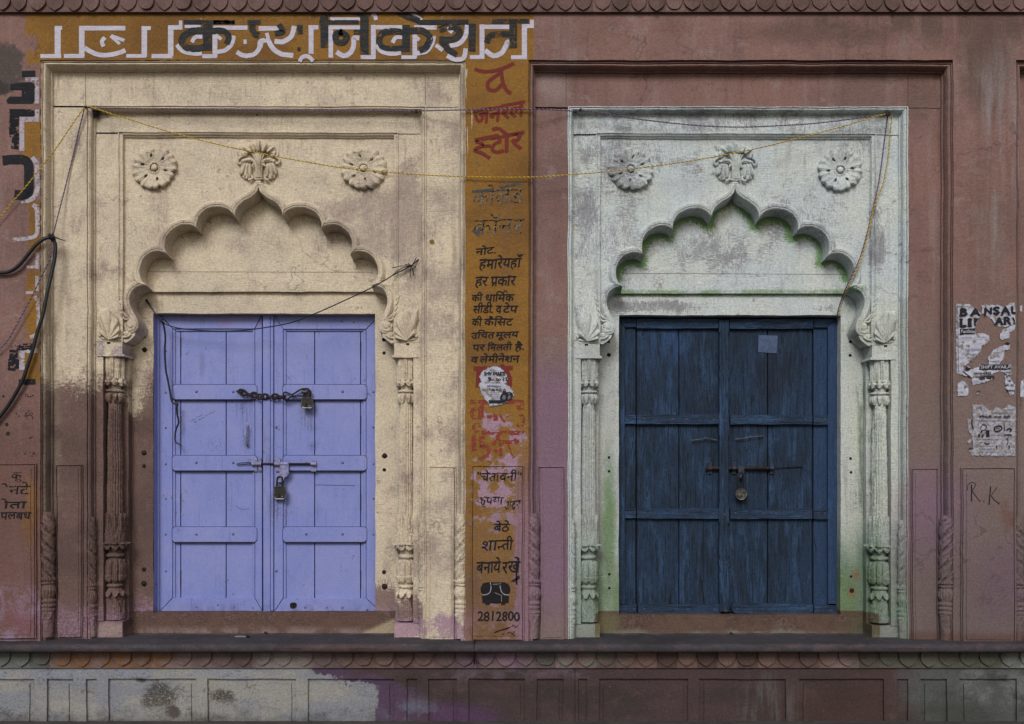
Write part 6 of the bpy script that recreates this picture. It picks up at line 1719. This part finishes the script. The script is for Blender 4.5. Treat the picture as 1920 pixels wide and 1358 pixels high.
# library poster
o10 = (1780, 560); k10 = 6.79
PB = [[(92, 70), (255, 72), (292, 112), (405, 190), (400, 215), (362, 270), (332, 350), (325, 450), (132, 452), (132, 466), (430, 440), (502, 470), (512, 520), (480, 570), (412, 600), (402, 660), (340, 740), (280, 782), (215, 850), (180, 860), (190, 920), (270, 1000), (150, 965), (96, 950), (88, 560)],
      [(415, 85), (620, 85), (700, 110), (760, 70), (838, 50), (838, 325), (720, 360), (590, 345), (570, 290), (520, 250), (462, 210), (418, 182)],
      [(690, 395), (838, 330), (830, 405), (770, 420), (762, 500), (700, 512), (680, 530), (640, 500), (650, 450)],
      [(490, 765), (560, 660), (700, 590), (765, 585), (768, 640), (700, 660), (690, 760), (640, 835), (510, 842)],
      [(375, 872), (400, 840), (790, 843), (790, 970), (740, 980), (690, 930), (600, 935), (560, 955), (270, 1002), (205, 965), (200, 920), (230, 860), (290, 900)],
      [(290, 1020), (585, 988), (520, 1045), (300, 1102)], [(108, 1080), (160, 1050), (208, 1065), (240, 1105), (235, 1240), (108, 1238)], [(705, 970), (765, 1000), (832, 1100), (825, 1218), (770, 1222), (715, 1110)], [(338, 1212), (388, 1195), (352, 1226)]]
F2 = paper('torn_poster', PB, o10, k10, -0.9, PAPER, 'large library poster on the right pilaster with most of its middle torn away', cell=0.8, rag=2.6, ero=0.42, seed=7.0)
m2 = MB()
def LB(t, a, b_, vt, vb, bold=0.0, d=-3.2, slope=0.0, H=0.69): letter(m2, t, o10[0] + a / k10, o10[0] + b_ / k10, o10[1] + vt / k10, o10[1] + vb / k10, d, slope, 0, bold, H)
def serif(xs, yb):
    for a, b_ in xs: m2.flat([(o10[0] + a / k10, o10[1] + (yb - 12) / k10), (o10[0] + b_ / k10, o10[1] + (yb - 12) / k10), (o10[0] + b_ / k10, o10[1] + yb / k10), (o10[0] + a / k10, o10[1] + yb / k10)], -3.6)
def pane(q, d): m2.flat([(o10[0] + x / k10, o10[1] + y / k10) for x, y in q], d)
for t, a, b_, yt, yb in (('B', 142, 226, 125, 215), ('A', 272, 392, 128, 215), ('N', 452, 536, 118, 200), ('S', 562, 638, 112, 200), ('A', 662, 768, 105, 194), ('L', 796, 838, 98, 190), ('L', 142, 216, 258, 358), ('I', 246, 276, 255, 355), ('A', 588, 680, 245, 330), ('R', 700, 785, 238, 328)):
    LB(t, a, b_, yt, yb, 1.35)
pane([(312, 252), (372, 250), (352, 290), (336, 318), (345, 345), (318, 352)], -3.4); pane([(800, 240), (820, 240), (836, 275), (836, 322), (815, 322), (818, 290)], -3.4)
serif([(126, 160), (262, 312), (366, 404), (438, 470), (650, 690), (744, 785)], 215 - 0); 
serif([(128, 170), (230, 292)], 358); serif([(232, 290), (128, 175)], 268); serif([(575, 622), (655, 692), (694, 730)], 332)
pane([(135, 388), (328, 378), (325, 448), (138, 452)], -3.1)
pane([(376, 905), (400, 840), (750, 838), (790, 870), (790, 902)], -3.1); pane([(205, 905), (215, 860), (250, 880), (285, 885), (240, 925)], -3.1); pane([(160, 925), (185, 930), (280, 1000), (265, 1008)], -3.1); pane([(700, 575), (740, 552), (768, 565), (765, 588), (735, 590)], -3.1)
m2.mi = 1
LB('Facilitie', 152, 322, 396, 436, 0.1, -3.5); LB('SHIFT AVAILA', 402, 782, 852, 892, 0.1, -3.5, -0.01)
m2.mi = 2
LB('Fully Camera', 205, 398, 632, 662); LB('Charging', 222, 352, 692, 718); LB('RO', 215, 262, 588, 612); LB('Prayer', 228, 320, 745, 768); LB('student', 565, 665, 672, 696); LB('magazine', 520, 640, 785, 806)
for y in (495, 548, 600, 650, 705, 758): LB('=>', 150, 188, y - 8, y + 8)
fake_lines(m2, [(215, 290, 495), (330, 470, 492), (350, 420, 520), (690, 760, 440)], o10, k10, -3.2, 5)
pane([(104, 100), (110, 100), (122, 930), (116, 930)], -3.2); pane([(100, 95), (250, 98), (252, 104), (100, 102)], -3.25)
m2.mi = 0
LB('लाइब्रेरी', 318, 535, 945, 966, 0.1, -3.2, -0.02, 0.62); LB('वाई', 700, 785, 932, 950, 0, -3.2, 0, 0.62); LB('ठक', 375, 580, 1000, 1035, 0.4, -3.2, -0.08, 0.62); LB('94034', 735, 828, 1158, 1182, 0.2); LB('को. सा', 712, 820, 1095, 1115, 0.15, -3.2, 0, 0.62); LB('34', 350, 392, 1172, 1192, 0.2); 
pane([(720, 988), (748, 992), (735, 1008)], -3.2); pane([(755, 1050), (770, 1030), (785, 1050), (765, 1060)], -3.2); pane([(190, 1120), (212, 1118), (208, 1140), (195, 1138)], -3.2)
m2.build('poster_print', [INK, PAPER, GINK], F2)
# notice with the two names
F3 = paper('paper_notice', [[(210, 112), (330, 120), (400, 190), (480, 152), (560, 172), (622, 118), (706, 150), (700, 705), (600, 712), (208, 706), (165, 655), (208, 628), (205, 490), (165, 420), (152, 290), (207, 282)], [(150, 535), (185, 515), (190, 550), (160, 562)]], o9, k9, -0.9, PAPERG, 'weathered white notice with a Hindi name pasted above the initials R.K', cell=0.8, rag=2.4, ero=0.40, seed=13.0)
m2 = MB()
def L9(t, a, b_, vt, vb, bold=0.0, H=0.62): letter(m2, t, o9[0] + a / k9, o9[0] + b_ / k9, o9[1] + vt / k9, o9[1] + vb / k9, -3.2, 0, 0, bold, H)
m2.stroke([(o9[0] + 285 / k9, o9[1] + 248 / k9), (o9[0] + 325 / k9, o9[1] + 248 / k9)], 1.0, -3.35, False)
L9('शीमती', 288, 428, 250, 276, 0.2); L9('राधा', 455, 540, 250, 276, 0.2); L9('देवी', 565, 642, 250, 276, 0.2); L9('पलसाना', 570, 660, 458, 480, 0.15)
for pts, w in (([(280, 495), (285, 455)], 22), ([(318, 495), (330, 460)], 20), ([(385, 495), (382, 410)], 40), ([(300, 390), (330, 345), (368, 370), (350, 410), (310, 410)], 9), ([(320, 420), (300, 440)], 18), ([(460, 420), (470, 375), (530, 365), (545, 400), (500, 425), (465, 425)], 16), ([(480, 395), (500, 385), (520, 400)], 10), ([(600, 415), (625, 395), (655, 405), (640, 430)], 16), ([(570, 330), (580, 420)], 9), ([(345, 555), (375, 575), (400, 560)], 14), ([(485, 592), (488, 620)], 14), ([(590, 520), (610, 510), (618, 545), (600, 590)], 9), ([(630, 590), (632, 625)], 16), ([(165, 622), (215, 628)], 10), ([(285, 160), (305, 150), (310, 180)], 7), ([(205, 285), (200, 330), (215, 400)], 14)):
    m2.stroke([(o9[0] + x / k9, o9[1] + y / k9) for x, y in pts], w / k9, -3.1)
m2.mi = 1
fake_lines(m2, [(215, 330, 300), (340, 550, 303), (560, 650, 308), (425, 610, 212), (430, 560, 470), (255, 505, 520), (285, 335, 552), (425, 490, 558), (280, 440, 595), (280, 465, 630), (285, 650, 665), (560, 660, 175), (625, 660, 352), (230, 260, 480)], o9, k9, -3.2, 7)
m2.build('notice_print', [INK, GINK], F3)
for sp, nm in (([(1912, 574), (1916, 573), (1917, 584), (1913, 584)], 'upper'), ([(1914, 716), (1919, 712), (1921, 745), (1913, 744)], 'lower')):
    paper('paper_scrap', [sp], (0, 0), 1.0, -0.6, PAPER, '%s of two small paper scraps at the far right edge of the wall' % nm, rag=1.2, seed=3.0)
